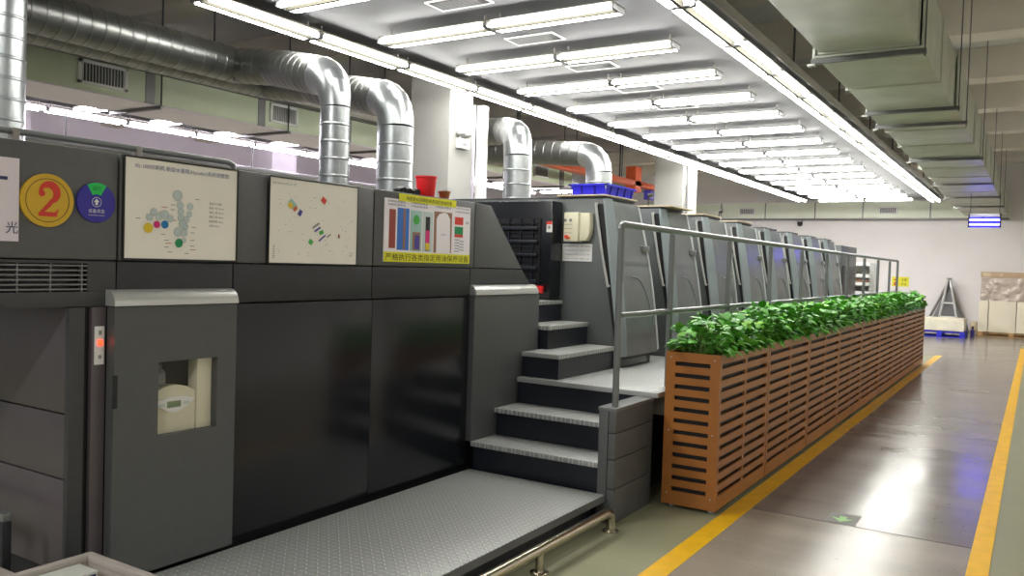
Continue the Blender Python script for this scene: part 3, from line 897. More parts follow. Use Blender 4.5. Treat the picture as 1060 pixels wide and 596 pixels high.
ulab = ['first grey printing unit, right beside the stairs, carrying the switch box and notice sheet',
        'second grey printing unit from the stairs, carrying the wide tan board',
        'third grey printing unit from the stairs, leaning cover behind the guard rail',
        'fourth grey printing unit from the stairs, with a small tan board on top',
        'fifth grey printing unit from the stairs, leaning cover behind the guard rail',
        'sixth grey printing unit from the stairs, leaning cover behind the guard rail',
        'seventh grey printing unit from the stairs, next to last of the row',
        'eighth and last grey printing unit from the stairs, beside the feeder']
u0 = make_unit(Y0)
u0['label'] = ulab[0]; u0['group'] = 'printing units along the walkway'
for i in range(1, 8):
    dup(u0, (-4.0, Y0 + PITCH * i, .757), ulab[i])
# feeder at the far end
fd = thing('press_feeder', (-4.2, 16.6, 0), 'grey feeder block at the far end of the press, beyond the last unit', 'printing press')
MB().box(-5.2, -3.05, 16.1, 17.6, .76, 2.12, .01).build('body', M['unit'], fd)
MB().box(-5.2, -3.0, 16.4, 17.4, .0, .75).build('base', M['dark'], fd)
MB().box(-3.05, -3.03, 16.2, 17.5, 1.1, 1.75, .004).build('side_door', M['band'], fd)

# inking tower between delivery and first unit, with ribbed grille
tw = thing('intermediate_tower', (-4.3, 6.15, 1.1), 'dark ribbed tower between the delivery and the first printing unit', 'printing press')
MB().box(-5.4, -3.46, 6.09, 6.27, 1.31, 2.135, .006).build('body', M['gloss'], tw)
MB().box(-5.4, -4.7, 5.6, 6.085, 0, 2.0).build('rear_body', M['dark'], tw)
gb = MB().box(-5.0, -3.56, 6.074, 6.089, 1.36, 1.985).build('grille_backing', M['black'], tw)
g = MB()
for i in range(5):
    z = 1.44 + i * .112
    g.box(-5.0, -3.575, 6.045, 6.073, z, z + .028, .003)
for i in range(15):
    z = 1.38 + i * .04
    g.box(-5.0, -3.58, 6.06, 6.073, z, z + .008)
for i in range(12):
    x = -4.95 + i * .12; g.box(x, x + .012, 6.055, 6.073, 1.36, 1.985)
g.build('grille', M['navy'], tw)
wl = MB().box(-3.505, -3.452, 6.083, 6.088, 1.872, 1.962).build('warning_label', M['white'], tw)
MB().box(-3.505, -3.452, 6.081, 6.083, 1.937, 1.962).build('red_heading', M['p_red'], wl)
t = MB(); t.box(-3.49, -3.468, 6.081, 6.083, 1.9, 1.925); t.build('symbol', M['greyink'], wl)
MB().box(-3.63, -3.5, 6.03, 6.06, 1.36, 1.42, .003).build('red_guard', M['redplastic'], tw)

# switch box and sheet on the first unit
cb = thing('switch_box', (-3.3, 6.28, 1.8), 'cream switch box with an orange knob on the first printing unit', 'control box')
MB().box(-3.40, -3.265, 6.19, 6.286, 1.80, 2.045, .008).build('housing', M['cream'], cb)
MB().prism([(-3.263, 1.805), (-3.2, 1.81), (-3.172, 1.86), (-3.168, 1.93), (-3.172, 2.04), (-3.263, 2.04)], 'y', 6.215, 6.286, .004).build('side_cover', M['cream'], cb)
for x in (-3.385, -3.335): MB().box(x - .01, x + .01, 6.183, 6.19, 1.967, 1.99, .002).build('push_button', M['greyjoint'], cb)
MB().tube([(-3.365, 6.19, 1.838), (-3.365, 6.165, 1.838)], .016, 14).build('rotary_knob', M['p_red'], cb)
MB().box(-3.372, -3.332, 6.18, 6.19, 1.822, 1.838, .002).build('knob_lever', M['p_orange'], cb)
t = MB()
for z in (1.94, 1.905, 1.87): t.box(-3.395, -3.32, 6.1885, 6.19, z, z + .004)
t.build('symbols', M['greyink'], cb)
sh = thing('notice_sheet', (-3.31, 6.285, 1.634), 'small white sheet of lines under the cream switch box', 'notice')
MB().box(-3.455, -3.172, 6.281, 6.287, 1.636, 1.784).build('sheet', M['white'], sh)
t = MB(); write_ny(t, '每班保养点检 操作说明', -3.44, 6.28, 1.755, w=.25, h=.016)
for i, s in enumerate(('清洁机身 每日 擦拭 合格', '检查油位 每班 加油 合格', '检查气压 每班 调整 合格')):
    write_ny(t, s, -3.43, 6.28, 1.722 - .036 * i, w=.235, h=.014)
t.build('lettering', M['greyink'], sh)

# things on top of the units
def sheet(name, x0, x1, y0, y1, z, label, th=.012):
    return tag(MB().box(x0, x1, y0, y1, z, z + th, .002).build(name, M['tan'], None, ((x0 + x1) / 2, (y0 + y1) / 2, z)), label, 'board')
ZT1 = 2.187
sheet('thin_board', -3.52, -3.06, 6.27, 6.92, ZT1, 'thin cream board under the blue bin on the first printing unit')
sheet('thin_board', -4.1, -2.98, 7.50, 8.12, ZT1, 'wide tan board lying on top of the second printing unit')
sheet('thin_board', -3.9, -3.06, 8.70, 9.28, ZT1, 'narrow tan board on the third unit behind the wide board')
sheet('thin_board', -3.5, -3.06, 9.92, 10.5, ZT1, 'small tan board lying on top of the fourth printing unit')
bb = thing('blue_bin', (-3.45, 6.6, ZT1 + .012), 'long bright blue plastic parts bin on top of the first printing unit', 'bin')
def open_bin(mb, x0, x1, y0, y1, z0, z1, t_=.008, fl=.02):
    mb.box(x0, x1, y0, y1, z0, z0 + t_)
    mb.prism([(x0, z0), (x0 + t_, z0), (x0 + t_ - fl, z1), (x0 - fl, z1)], 'y', y0, y1); mb.prism([(x1 - t_, z0), (x1, z0), (x1 + fl, z1), (x1 + fl - t_, z1)], 'y', y0, y1)
    mb.prism([(y0, z0), (y0 + t_, z0), (y0 + t_ - fl, z1), (y0 - fl, z1)], 'x', x0, x1); mb.prism([(y1 - t_, z0), (y1, z0), (y1 + fl, z1), (y1 + fl - t_, z1)], 'x', x0, x1)
    return mb
zb = ZT1 + .013
open_bin(MB(), -3.40, -3.09, 6.33, 6.87, zb, zb + .085).build('tray', M['blueplastic'], bb)
r_ = MB()
r_.box(-3.425, -3.065, 6.30, 6.325, zb + .078, zb + .092); r_.box(-3.425, -3.065, 6.875, 6.90, zb + .078, zb + .092)
r_.box(-3.43, -3.405, 6.3, 6.9, zb + .078, zb + .092); r_.box(-3.085, -3.06, 6.3, 6.9, zb + .078, zb + .092)
r_.build('rim', M['blueplastic'], bb)
rb = MB()
for i in range(4): rb.prism([(-3.09, zb), (-3.08, zb), (-3.062, zb + .08), (-3.08, zb + .08)], 'y', 6.40 + .14 * i, 6.41 + .14 * i)
for i in range(2): rb.prism([(6.33, zb), (6.32, zb), (6.305, zb + .08), (6.32, zb + .08)], 'x', -3.31 + .12 * i, -3.30 + .12 * i)
rb.build('side_ribs', M['royal'], bb)
for x, y, lb in ((-3.35, 7.85, 'small black sensor on a stalk above the second printing unit'), (-3.4, 10.2, 'small black sensor on a stalk above the fourth printing unit')):
    zz = ZT1 + (.0125)
    o = thing('stalk_sensor', (x, y, zz), lb, 'sensor')
    MB().lathe([(.03, 0), (.03, .01), (.01, .014)], (x, y, zz), 12).build('base', M['black'], o)
    MB().tube([(x, y, zz + .01), (x, y, zz + .09), (x + .02, y, zz + .125)], .008, 8).build('stalk', M['black'], o)
    MB().tube([(x + .0, y, zz + .125), (x + .05, y, zz + .135)], .022, 10).build('head', M['black'], o)

# white rack beyond the press
rk = thing('white_rack', (-3.15, 19.2, 0), 'white open rack with dark shelf gaps beyond the far end of the press', 'rack')
for x in (-3.42, -2.93): MB().box(x - .03, x + .03, 18.9, 19.5, 0, 1.84, .005).build('side_panel', M['white'], rk)
MB().box(-3.0, -2.9, 18.88, 18.9, 0, 1.84).build('front_post', M['silver'], rk)
for z in (.3, .8, 1.17, 1.36, 1.53, 1.78): MB().box(-3.39, -2.96, 18.92, 19.5, z, z + .07, .003).build('shelf', M['white'], rk)
MB().box(-3.39, -2.96, 19.46, 19.5, .0, 1.84).build('back_panel', M['paper'], rk)
MB().box(-3.38, -3.0, 18.95, 19.4, 1.441, 1.49, .003).build('tray', M['p_tan'], rk)

# ------------------------------------------------------------------ planters and plants
seams = [5.278, 6.45, 7.80, 9.15, 10.46, 11.8, 13.0, 14.15, 15.55, 16.9]
PX0, PX1, PZ0, PZ1 = -2.083, -1.712, .025, 1.045
def slatted(mb, axis, fixed0, fixed1, a0, a1, stiles, first=.055):
    """face with long slots: slats between stiles"""
    def B(u0, u1, z0, z1):
        if axis == 'y': mb.box(fixed0, fixed1, u0, u1, z0, z1)     # runs along y
        else: mb.box(u0, u1, fixed0, fixed1, z0, z1)
    p = .0775
    z = PZ1
    B(a0, a1, z - .062, z)
    z -= .062
    n = 12
    sl = (PZ1 - .062 - PZ0 - .045) / n
    for i in range(n):
        B(a0, a1, z - sl, z - .029) if i < n - 1 else B(a0, a1, PZ0, z - .029)
        for s0, s1 in stiles: B(s0, s1, z - .029, z)
        z -= sl
    return mb
def planter(i, y0, y1, label):
    o = thing('planter_box', ((PX0 + PX1) / 2, (y0 + y1) / 2, 0), label, 'planter', 'slatted planters along the walkway')
    y1 -= .012
    ym = (y0 + y1) / 2
    w = .016
    slatted(MB(), 'y', PX1 - w, PX1, y0, y1, [(y0, y0 + .045), (ym - .02, ym + .02), (y1 - .045, y1)]).build('side_panel', M['slat'], o)
    slatted(MB(), 'y', PX0, PX0 + w, y0, y1, [(y0, y0 + .045), (ym - .02, ym + .02), (y1 - .045, y1)]).build('side_panel', M['slat'], o)
    for a, b in ((y0, y0 + w), (y1 - w, y1)):
        slatted(MB(), 'x', a, b, PX0 + w, PX1 - w, [(PX0 + w, PX0 + .065), (PX1 - .065, PX1 - w)]).build('end_panel', M['slat'], o)
    MB().box(PX0 + .03, PX1 - .03, y0 + .03, y1 - .03, .05, .97).build('liner', M['black'], o)
    MB().box(PX0 + .03, PX1 - .03, y0 + .03, y1 - .03, .971, .99).build('soil', M['soil'], o)
    for x in (PX0 + .05, PX1 - .05):
        for y in (y0 + .06, y1 - .06): MB().tube([(x, y, 0), (x, y, .05)], .018, 10).build('foot', M['silver'], o)
    if i == 0:
        for x in (PX0 + .035, PX1 - .035):
            for z in (.10, .52, 1.01): MB().tube([(x, y0 + .002, z), (x, y0 - .004, z)], .005, 8).build('screw', M['silver'], o)
    return o
def leaf(mb, P, d, upv, L, W, rnd):
    d = d.normalized(); s = d.cross(upv)
    if s.length < 1e-3: s = Vector((1, 0, 0))
    s.normalize(); n = s.cross(d)
    out = [(0.0, 0.0, 0), (-.10, .30, .04), (.10, .50, .07), (.38, .50, .06), (.68, .30, .02), (1.0, 0.0, -.16)]
    vs = []
    for t, w_, h in out:          # midrib, right edge, left edge
        tt = max(t, 0) if w_ == 0 else t
        droop = -.22 * tt * tt
        if w_ == 0:
            vs.append(P + d * (t * L) + n * ((h + droop * .5) * L))
        else:
            vs.append(P + d * (t * L) + s * (w_ * W) + n * ((h + droop) * L)); vs.append(P + d * (t * L) - s * (w_ * W) + n * ((h + droop) * L))
    m1 = P + d * (.35 * L) + n * (-.03 * L); m2 = P + d * (.68 * L) + n * (-.09 * L)
    vs += [m1, m2]
    # 0 base,1/2,3/4,5/6,7/8 edge pairs,9 tip,10 m1,11 m2
    fs = [(0, 10, 3, 1), (0, 2, 4, 10), (10, 5, 3), (10, 4, 6), (10, 11, 7, 5), (10, 6, 8, 11), (11, 9, 7), (11, 8, 9)]
    mb.add(vs, fs)
def plant_meshes(seed, half):
    """leaf cluster about the origin (soil level): returns two builders"""
    rnd = random.Random(seed)
    lv = MB(); sm = MB()
    for i in range(215):
        bx_ = rnd.uniform(-.13, .13); by_ = rnd.uniform(-half * .85, half * .85)
        hgt = rnd.uniform(.05, .27) * (1 - .55 * (bx_ / .2) ** 2)
        ex = bx_ * 1.25 + rnd.gauss(0, .03); ey = by_ + rnd.gauss(0, .05)
        ex = max(-.215, min(.215, ex))
        tip = Vector((ex, ey, hgt))
        out = Vector((ex * 3 + rnd.gauss(0, .5), rnd.gauss(0, .6), rnd.uniform(-.25, .65)))
        if abs(out.x) + abs(out.y) < .2: out.x += .4
        L = rnd.uniform(.05, .088)
        leaf(lv, tip, out, Vector((rnd.gauss(0, .25), rnd.gauss(0, .25), 1)), L, L * rnd.uniform(.75, .95), rnd)
        if i % 2 == 0:
            sm.tube([(bx_ * .5, by_, .0), (bx_ * .9, (by_ + ey) / 2, hgt * .6), tip[:]], .0022, 5, False)
    # leaves spilling over the rim
    for i in range(26):
        sd = rnd.choice((-1, 1)); y = rnd.uniform(-half, half)
        tip = Vector((sd * rnd.uniform(.15, .20), y, rnd.uniform(.055, .10)))
        L = rnd.uniform(.06, .095)
        leaf(lv, tip, Vector((sd, rnd.gauss(0, .5), rnd.uniform(-.5, .1))), Vector((sd * .3, 0, 1)), L, L * .85, rnd)
    return lv, sm
half = .22
protos = []
for sd in range(4):
    lv, sm = plant_meshes(11 + sd, half)
    t = bpy.data.objects.new('pothos_plant', None); COL.objects.link(t); t.empty_display_size = .1
    WORLD[t.name] = Vector((0, 0, 0))
    lv.build('foliage', M['leaf'], t, sharp=60); sm.build('stems', M['stem'], t)
    t['category'] = 'plant'; t['label'] = 'x'
    protos.append(t)
cnt = 0
placed = set()
rnd = random.Random(3)
for i in range(9):
    y0, y1 = seams[i], seams[i + 1]
    planter(i, y0, y1, '%s brown slatted planter box counted from the camera%s' % (ORD[i], ', showing its orange end panel' if i == 0 else (', at the far end' if i == 8 else '')))
    for j in range(3):
        y = y0 + .03 + (y1 - y0 - .07) * (j + .5) / 3
        p = protos[(cnt * 3 + j) % 4]; cnt += 1
        lb = '%s leafy green pothos clump growing in the %s slatted planter box' % (('nearest', 'middle', 'farthest')[j], ORD[i])
        sc = ((y1 - y0) / 3 / (2 * half))
        sz = 1.12 + rnd.uniform(-.12, .12)
        loc = ((PX0 + PX1) / 2 + rnd.uniform(-.01, .01), y, .99)
        if p.name in placed:
            o = dup(p, loc, lb, 'pothos clumps in the planters', 0 if rnd.random() < .5 else PI, (1, sc, sz))
        else:
            placed.add(p.name); o = p
            o.location = loc; o.scale = (1, sc, sz); tag(o, lb, 'plant', 'pothos clumps in the planters')

# ------------------------------------------------------------------ ducts
def round_duct(name, label, runs, drop_r, run_r, loc):
    o = thing(name, loc, label, 'duct')
    return o
def smooth_corner(a, b, c, r, n=5):
    a, b, c = Vector(a), Vector(b), Vector(c)
    d1 = (a - b).normalized(); d2 = (c - b).normalized()
    p0 = b + d1 * r; p1 = b + d2 * r
    return [tuple(p0 * (1 - t) ** 2 + b * 2 * t * (1 - t) + p1 * t * t) for t in [i / n for i in range(n + 1)]]
def make_round(label, pts, top_r, z_bottom, vr, mrun='galvdark'):
    """pts: horizontal run then the elbow point; a vertical drop follows to z_bottom"""
    e = pts[-1]
    base = (e[0], e[1], z_bottom)
    o = thing('round_duct', base, label, 'duct', 'round galvanised ducts above the press')
    if len(pts) > 1:
        MB().duct(pts[:-2] + [pts[-2], tuple(Vector(pts[-1]) + (Vector(pts[-2]) - Vector(pts[-1])).normalized() * .26)], top_r, 40).build('horizontal_run', M[mrun], o, sharp=14)
        el = smooth_corner(pts[-2], e, base, .25, 5)
        MB().tube(el, top_r, 40, True, [top_r + (vr - top_r) * i / 5 for i in range(6)]).build('elbow', M['galv'], o, sharp=14)
        zt = e[2] - .25
    else: zt = e[2]
    MB().duct([(e[0], e[1], zt), base], vr, 40, .135).build('vertical_drop', M['galv'], o, sharp=14)
    MB().lathe([(vr + .004, .0), (vr + .03, 0), (vr + .03, .025), (vr + .004, .03)], base, 20).build('collar', M['galvdark'], o)
    return o
make_round('galvanised vertical duct at the left edge above the delivery', [(-5.95, 2.9, 4.9)], .165, 0.0, .165)
make_round('round galvanised duct dropping behind the lubrication map board', [(-6.8, -2.0, 3.47), (-6.8, 5.55, 3.47), (-6.25, 5.55, 3.40), (-5.1, 5.2, 3.12)], .17, 2.002, .125)
make_round('wider round galvanised duct dropping left of the white column', [(-7.35, -2.0, 3.52), (-7.35, 6.4, 3.52), (-6.6, 6.4, 3.40), (-5.0, 5.87, 3.05)], .17, 2.002, .165)
make_round('round galvanised duct dropping behind the dark ribbed tower', [(-7.8, 9.4, 3.34), (-5.8, 8.92, 3.28), (-5.2, 8.30, 3.10)], .17, 2.19, .165)
make_round('farthest round galvanised duct, dropping behind the blue bin', [(-8.2, 9.9, 3.25), (-6.4, 10.35, 3.22), (-5.2, 10.42, 3.14)], .17, 2.2, .18)

# green rectangular duct on the left
gd = thing('green_supply_duct', (-9.6, 8, 3.37), 'long pale green rectangular duct with grilles at the upper left', 'duct')
MB().box(-9.95, -9.0, -2, 16.7, 3.37, 3.80, .005).build('duct_body', M['green'], gd)
MB().box(-9.94, -9.01, -2, 16.68, 3.355, 3.369).build('underside', M['wallleft'], gd)
y = 1.0
while y < 16.6:
    MB().box(-9.96, -8.99, y, y + .12, 3.36, 3.81).build('joint_strip', M['greyjoint'], gd); y += 1.68
for y0, y1 in ((5.22, 5.80), (7.92, 8.42), (11.0, 11.55), (15.0, 15.6)):
    f = MB(); z0, z1 = 3.44, 3.70
    f.box(-9.0, -8.975, y0, y1, z0, z0 + .03); f.box(-9.0, -8.975, y0, y1, z1 - .03, z1); f.box(-9.0, -8.975, y0, y0 + .035, z0, z1); f.box(-9.0, -8.975, y1 - .035, y1, z0, z1)
    gg = f.build('grille_frame', M['white'], gd)
    MB().box(-8.998, -8.994, y0 + .035, y1 - .035, z0 + .03, z1 - .03).build('grille_backing', M['dark'], gg)
    q = MB(); n = 14
    for i in range(n):
        y = y0 + .05 + (y1 - y0 - .1) * i / (n - 1); q.box(-8.994, -8.978, y - .005, y + .005, z0 + .03, z1 - .03)
    q.build('grille_bars', M['silver'], gg)
for i in range(8):
    y = 2.2 + 2.0 * i
    MB().box(-9.98, -8.94, y, y + .05, 3.315, 3.352).build('hanger_rail', M['galvdark'], gd)
    MB().tube([(-8.96, y + .025, 3.33), (-8.96, y + .025, 5.2)], .01, 6).build('hanger_rod', M['band'], gd)

# big rectangular duct on the right
rd = thing('rectangular_duct', (-1.2, 12, 3.38), 'big grey-green rectangular duct hanging above the floor lane on the right', 'duct')
secs = [(-.5, 7.155, -1.59, -.86, 3.40, 4.0), (7.155, 9.905, -1.63, -.83, 3.38, 3.95), (9.905, 12.6, -1.67, -.80, 3.38, 3.92), (12.61, 15.3, -1.70, -.79, 3.38, 3.90),
        (15.31, 18.2, -1.74, -.78, 3.38, 3.90), (18.21, 21.2, -1.78, -.79, 3.38, 3.9), (21.21, 24.2, -1.81, -.79, 3.38, 3.9), (24.21, YB - .42, -1.84, -.79, 3.38, 3.9)]
for a in secs:
    y0, y1, x0, x1, z0, z1 = a
    MB().box(x0, x1, y0, y1, z0, z1, .004).build('section', M['rductpaint'], rd)
    for yy in (y0 + .0, y1 - .03, (y0 + y1) / 2): MB().box(x0 - .012, x1 + .012, yy, yy + .028, z0 - .014, z1 + .012).build('flange', M['rductpaint'], rd)
for y, x0, x1, zb in ((4.2, -1.60, -.84, 3.39), (7.19, -1.66, -.80, 3.345), (9.74, -1.66, -.75, 3.345), (10.68, -1.70, -.74, 3.345), (13.95, -1.73, -.74, 3.345), (17.75, -1.76, -.75, 3.345), (20.7, -1.81, -.75, 3.345), (23.4, -1.84, -.75, 3.345)):
    MB().box(x0, x1, y - .022, y + .022, zb - .02, zb + .018).build('hanger_rail', M['galvdark'], rd)
    for x in (x0 + .012, x1 - .012): MB().tube([(x, y, zb - .04), (x, y, 5.2)], .006, 6).build('hanger_rod', M['galvdark'], rd)
    MB().box(x0 - .03, x0 + .03, y - .03, y + .03, zb - .035, zb - .021).build('white_clip', M['white'], rd)

# pale duct across the back wall
bd = thing('wall_duct', (-6, YB - .2, 3.3), 'long pale green duct across the top of the back wall', 'duct')
MB().box(-12, -.75, YB - .4, YB - .005, 3.31, 3.80, .005).build('duct_body', M['palegreen'], bd)
for x in (-10.5, -9.0, -7.55, -6.0, -4.6, -2.75, -1.4): MB().box(x, x + .03, YB - .408, YB - .0, 3.305, 3.81).build('joint_strip', M['greyjoint'], bd)
for x in (-8.38, -4.13):
    gg = MB().box(x, x + .52, YB - .42, YB - .4, 3.42, 3.65).build('grille_frame', M['white'], bd)
    q = MB()
    for i in range(8): q.box(x + .04 + i * .055, x + .075 + i * .055, YB - .428, YB - .42, 3.46, 3.61)
    q.build('grille_bars', M['greyjoint'], gg)
MB().box(-12, -.75, YB - .42, YB - .005, 3.27, 3.305).build('ledge', M['greyjoint'], bd)
cc = thing('security_camera', (-6.5, YB - .2, 3.27), 'small black dome camera under the duct on the back wall', 'camera')
MB().lathe([(.01, -.15), (.06, -.13), (.08, -.08), (.08, -.0)], (-6.5, YB - .12, 3.22), 16).build('dome', M['black'], cc)
MB().box(-6.56, -6.44, YB - .2, YB, 3.221, 3.245).build('base', M['white'], cc)

# orange crane beam in the left distance
oc = thing('crane_girder', (-8.5, 15.5, 3.5), 'orange overhead crane girder behind the farthest round duct', 'crane')
gz = 3.55
MB().box(-8.2, -8.0, 12.2, 19.3, 3.50, 3.62, .006).build('girder', M['orange'], oc)
MB().box(-8.25, -8.0, 17.95, 18.3, 3.36, 3.95, .01).build('end_carriage', M['orange'], oc)
MB().box(-8.2, -8.02, 18.9, 19.2, 3.25, 3.48, .02).build('hoist', M['royal'], oc)
MB().tube([(-8.1, 12.9, 3.62), (-8.1, 12.9, 5.2)], .02, 8).build('hanger', M['band'], oc)
MB().tube([(-8.1, 17.3, 3.62), (-8.1, 17.3, 5.2)], .02, 8).build('hanger', M['band'], oc)

# emergency light, conduits on the columns
el = thing('emergency_light', (-6.0, 8.26, 2.97), 'white twin-head emergency light on the first column', 'emergency light')
MB().box(-5.998, -5.94, 8.15, 8.37, 2.97, 3.09, .008).build('housing', M['white'], el)
for y in (8.19, 8.33):
    MB().tube([(-5.97, y, 3.09), (-5.96, y, 3.12)], .012, 8).build('stem', M['white'], el)
    MB().lathe([(.03, .0), (.055, .025), (.055, .055), (.03, .08)], (-5.955, y, 3.115), 14).build('lamp_head', M['silver'], el)
MB().box(-5.94, -5.937, 8.22, 8.30, 3.01, 3.03).build('indicator', M['greyink'], el)
cd = thing('cable_tray', (-5.93, 8.62, 2.0), 'vertical white cable duct beside the first column', 'cable duct')
MB().box(-5.99, -5.90, 8.57, 8.70, 0.0, 3.55, .005).build('cover', M['white'], cd)
MB().box(-6.1, -5.995, 8.52, 8.56, 0.0, 3.55, .003).build('back_channel', M['wallleft'], cd)
cp = thing('conduit_pipe', (-5.97, 15.95, 2.2), 'thin grey vertical conduit on the second column', 'pipe')
MB().tube([(-5.965, 15.9, 0.0), (-5.965, 15.9, 4.2)], .022, 8).build('pipe', M['greyjoint'], cp)
for z in (2.4, 3.2): MB().box(-5.998, -5.94, 15.87, 15.93, z, z + .03).build('clamp', M['alu'], cp)
for i, (a, b, lb) in enumerate((((-10.6, 1.0, 2.95), (-10.6, 14.0, 2.95), 'grey service pipe running under the distant bay lights'),)):
    o = thing('service_pipe', a, lb, 'pipe')
    MB().tube([a, b], .05, 10).build('pipe', M['greyjoint'], o)
    for y in (3.0, 6.0, 9.0, 12.0): MB().tube([(-10.6, y, 2.95), (-10.6, y, 3.352)], .01, 6).build('hanger', M['band'], o)

# blue insect lamp hanging under the big duct
ly = 20.0
lx0, lx1 = -1.275, -.70
il = thing('insect_lamp', (-.99, ly, 2.66), 'hanging insect lamp with two glowing blue tubes near the back wall', 'lamp')
for x in (lx0, lx1): MB().box(x - .012, x + .012, ly - .06, ly + .06, 2.655, 2.95, .003).build('side_plate', M['black'], il)
MB().box(lx0 + .012, lx1 - .012, ly - .014, ly + .014, 2.885, 2.945, .004).build('top_bar', M['white'], il)
for z in (2.72, 2.815): MB().tube([(lx0 + .012, ly, z), (lx1 - .012, ly, z)], .018, 10).build('tube', M['uv'], il)
for z in (2.67, 2.768, 2.862): MB().box(lx0 + .012, lx1 - .012, ly - .055, ly - .05, z, z + .005).build('guard_wire', M['royal'], il)
MB().box(lx0 + .012, lx1 - .012, ly + .05, ly + .055, 2.66, 2.86).build('back_plate', M['royal'], il)
for x in (lx0 + .02, lx1 - .02): MB().tube([(x, ly, 2.95), (x, ly, 3.378)], .006, 6).build('hanging_wire', M['dark'], il)

# ------------------------------------------------------------------ things by the back wall
ws = thing('wall_sign', (-3.64, YB, 1.1), 'yellow safety sign on the back wall beyond the guard rail', 'sign')
MB().box(-3.74, -3.27, YB - .02, YB - .002, 1.27, 1.56).build('plate', M['lime'], ws)
q = MB(); q.box(-3.68, -3.56, YB - .024, YB - .02, 1.30, 1.39); q.box(-3.68, -3.58, YB - .024, YB - .02, 1.45, 1.49); q.build('red_symbol', M['p_red'], ws)
q = MB(); write_ny(q, '注意', -3.48, YB - .024, 1.43, w=.15, h=.085); write_ny(q, '安全', -3.48, YB - .024, 1.30, w=.15, h=.09); q.build('lettering', M['blackink'], ws)

def pallet(mb, x0, x1, y0, y1, h):
    t_ = .022
    for i in range(5):
        x = x0 + (x1 - x0 - .12) * i / 4; mb.box(x, x + .12, y0, y1, h - t_, h)
    for y in (y0, (y0 + y1) / 2 - .05, y1 - .1):
        mb.box(x0, x1, y, y + .1, h - 2 * t_, h - t_)
        for x in (x0, (x0 + x1) / 2 - .06, x1 - .12): mb.box(x, x + .12, y, y + .1, t_, h - 2 * t_)
        mb.box(x0, x1, y, y + .1, 0, t_)
    return mb
bp = thing('blue_pallet', (-2.15, 25.2, 0), 'blue plastic pallet on the floor carrying the low wrapped paper stack', 'pallet')
pallet(MB(), -2.75, -1.55, 24.75, 25.75, .17).build('deck', M['bluepallet'], bp)
ps = thing('wrapped_paper_stack', (-2.15, 25.2, .171), 'low cream plastic-wrapped paper stack on the blue pallet', 'paper stack')
MB().box(-2.72, -1.58, 24.77, 25.72, .172, .50, .02).build('paper', M['stackpaper'], ps)
q = MB(); q.box(-2.725, -1.575, 24.765, 24.769, .2, .44); q.build('wrap', M['wrapwhite'], ps)

wp = thing('wooden_pallet', (-.6, 26.9, 0), 'wooden pallet under the tall cream paper stacks at the right', 'pallet')
pallet(MB(), -1.35, .25, 26.45, 27.3, .12).build('deck', M['wood'], wp)
for x0, x1, lb in ((-1.345, -1.12, 'narrow cream paper stack at the left end of the wooden pallet'), (-1.105, -.455, 'wide cream paper stack in the middle of the wooden pallet'), (-.44, .22, 'cream paper stack on the wooden pallet, cut by the right edge')):
    o = thing('paper_stack', ((x0 + x1) / 2, 26.9, .121), lb, 'paper stack', 'paper stacks on the wooden pallet')
    MB().box(x0, x1, 26.47, 27.28, .122, .985, .006).build('paper', M['stackpaper'], o)
wb = thing('wrapped_bundle', (-.55, 26.85, .986), 'grey crinkled plastic-wrapped bundle on the cream paper stacks', 'bundle')
random.seed(21)
q = MB()
vs = []; fs = []
nx_, nz_ = 22, 8
for j in range(nz_ + 1):
    for i in range(nx_ + 1):
        x = -1.32 + 1.52 * i / nx_; z = .988 + .62 * j / nz_
        vs.append((x, 26.46 + random.uniform(-.02, .02), z))
for j in range(nz_):
    for i in range(nx_):
        a = j * (nx_ + 1) + i; fs.append((a, a + 1, a + nx_ + 2, a + nx_ + 1))
q.add(vs, fs); q.build('wrap_film', M['wrap'], wb, sharp=80)
MB().box(-1.31, .19, 26.5, 27.25, .988, 1.60, .04).build('contents', M['wrap'], wb)
cl = thing('cardboard_lid', (-.55, 26.85, 1.62), 'flat brown cardboard lid on top of the wrapped bundle', 'cardboard')
MB().box(-1.33, .21, 26.45, 27.27, 1.622, 1.78, .008).build('lid', M['card'], cl)
q = MB(); q.box(-1.27, -1.1, 26.444, 26.45, 1.66, 1.75); q.box(-.86, -.82, 26.444, 26.45, 1.66, 1.74); q.box(-.3, -.26, 26.444, 26.45, 1.66, 1.74); q.build('tape_marks', M['tan'], cl)

# trestle ladder leaning by the wall
ld = thing('trestle_ladder', (-2.17, 27.2, 0), 'narrow grey trestle ladder standing by the back wall behind the blue pallet', 'ladder')
def bar(mb, a, b, r): return mb.tube([a, b], r, 8)
for x0, nm in ((-2.42, 'front_leg'), (-1.83, 'front_leg')):
    MB().tube([(x0, 26.9, 0), (-2.19 if x0 < -2.1 else -2.14, 27.15, 1.55)], .032, 8).build(nm, M['silver'], ld)
for x0 in (-2.82, -1.62):
    MB().tube([(x0, 27.45, 0), (-2.16, 27.18, 1.50)], .036, 8).build('rear_leg', M['alu'], ld)
for z in (.45, .85): 
    w = .29 * (1 - z / 1.6); MB().tube([(-2.165 - w, 26.9 + .25 * z / 1.55, z), (-2.165 + w + .03, 26.9 + .25 * z / 1.55, z)], .022, 8).build('rung', M['white'], ld)
MB().prism([(-2.6, .3), (-1.75, .3), (-2.13, 1.42), (-2.18, 1.42)], 'y', 27.33, 27.35).build('back_board', M['greyjoint'], ld)
MB().box(-2.22, -2.10, 27.08, 27.25, 1.52, 1.58, .01).build('top_hinge', M['alu'], ld)
bt_ = thing('spray_bottle', (-1.44, 25.9, 0), 'small dark bottle on the floor between the blue pallet and the cream stacks', 'bottle')
MB().lathe([(.05, 0), (.055, .02), (.055, .17), (.025, .2)], (-1.44, 25.9, 0), 14).build('body', M['p_purple'], bt_)
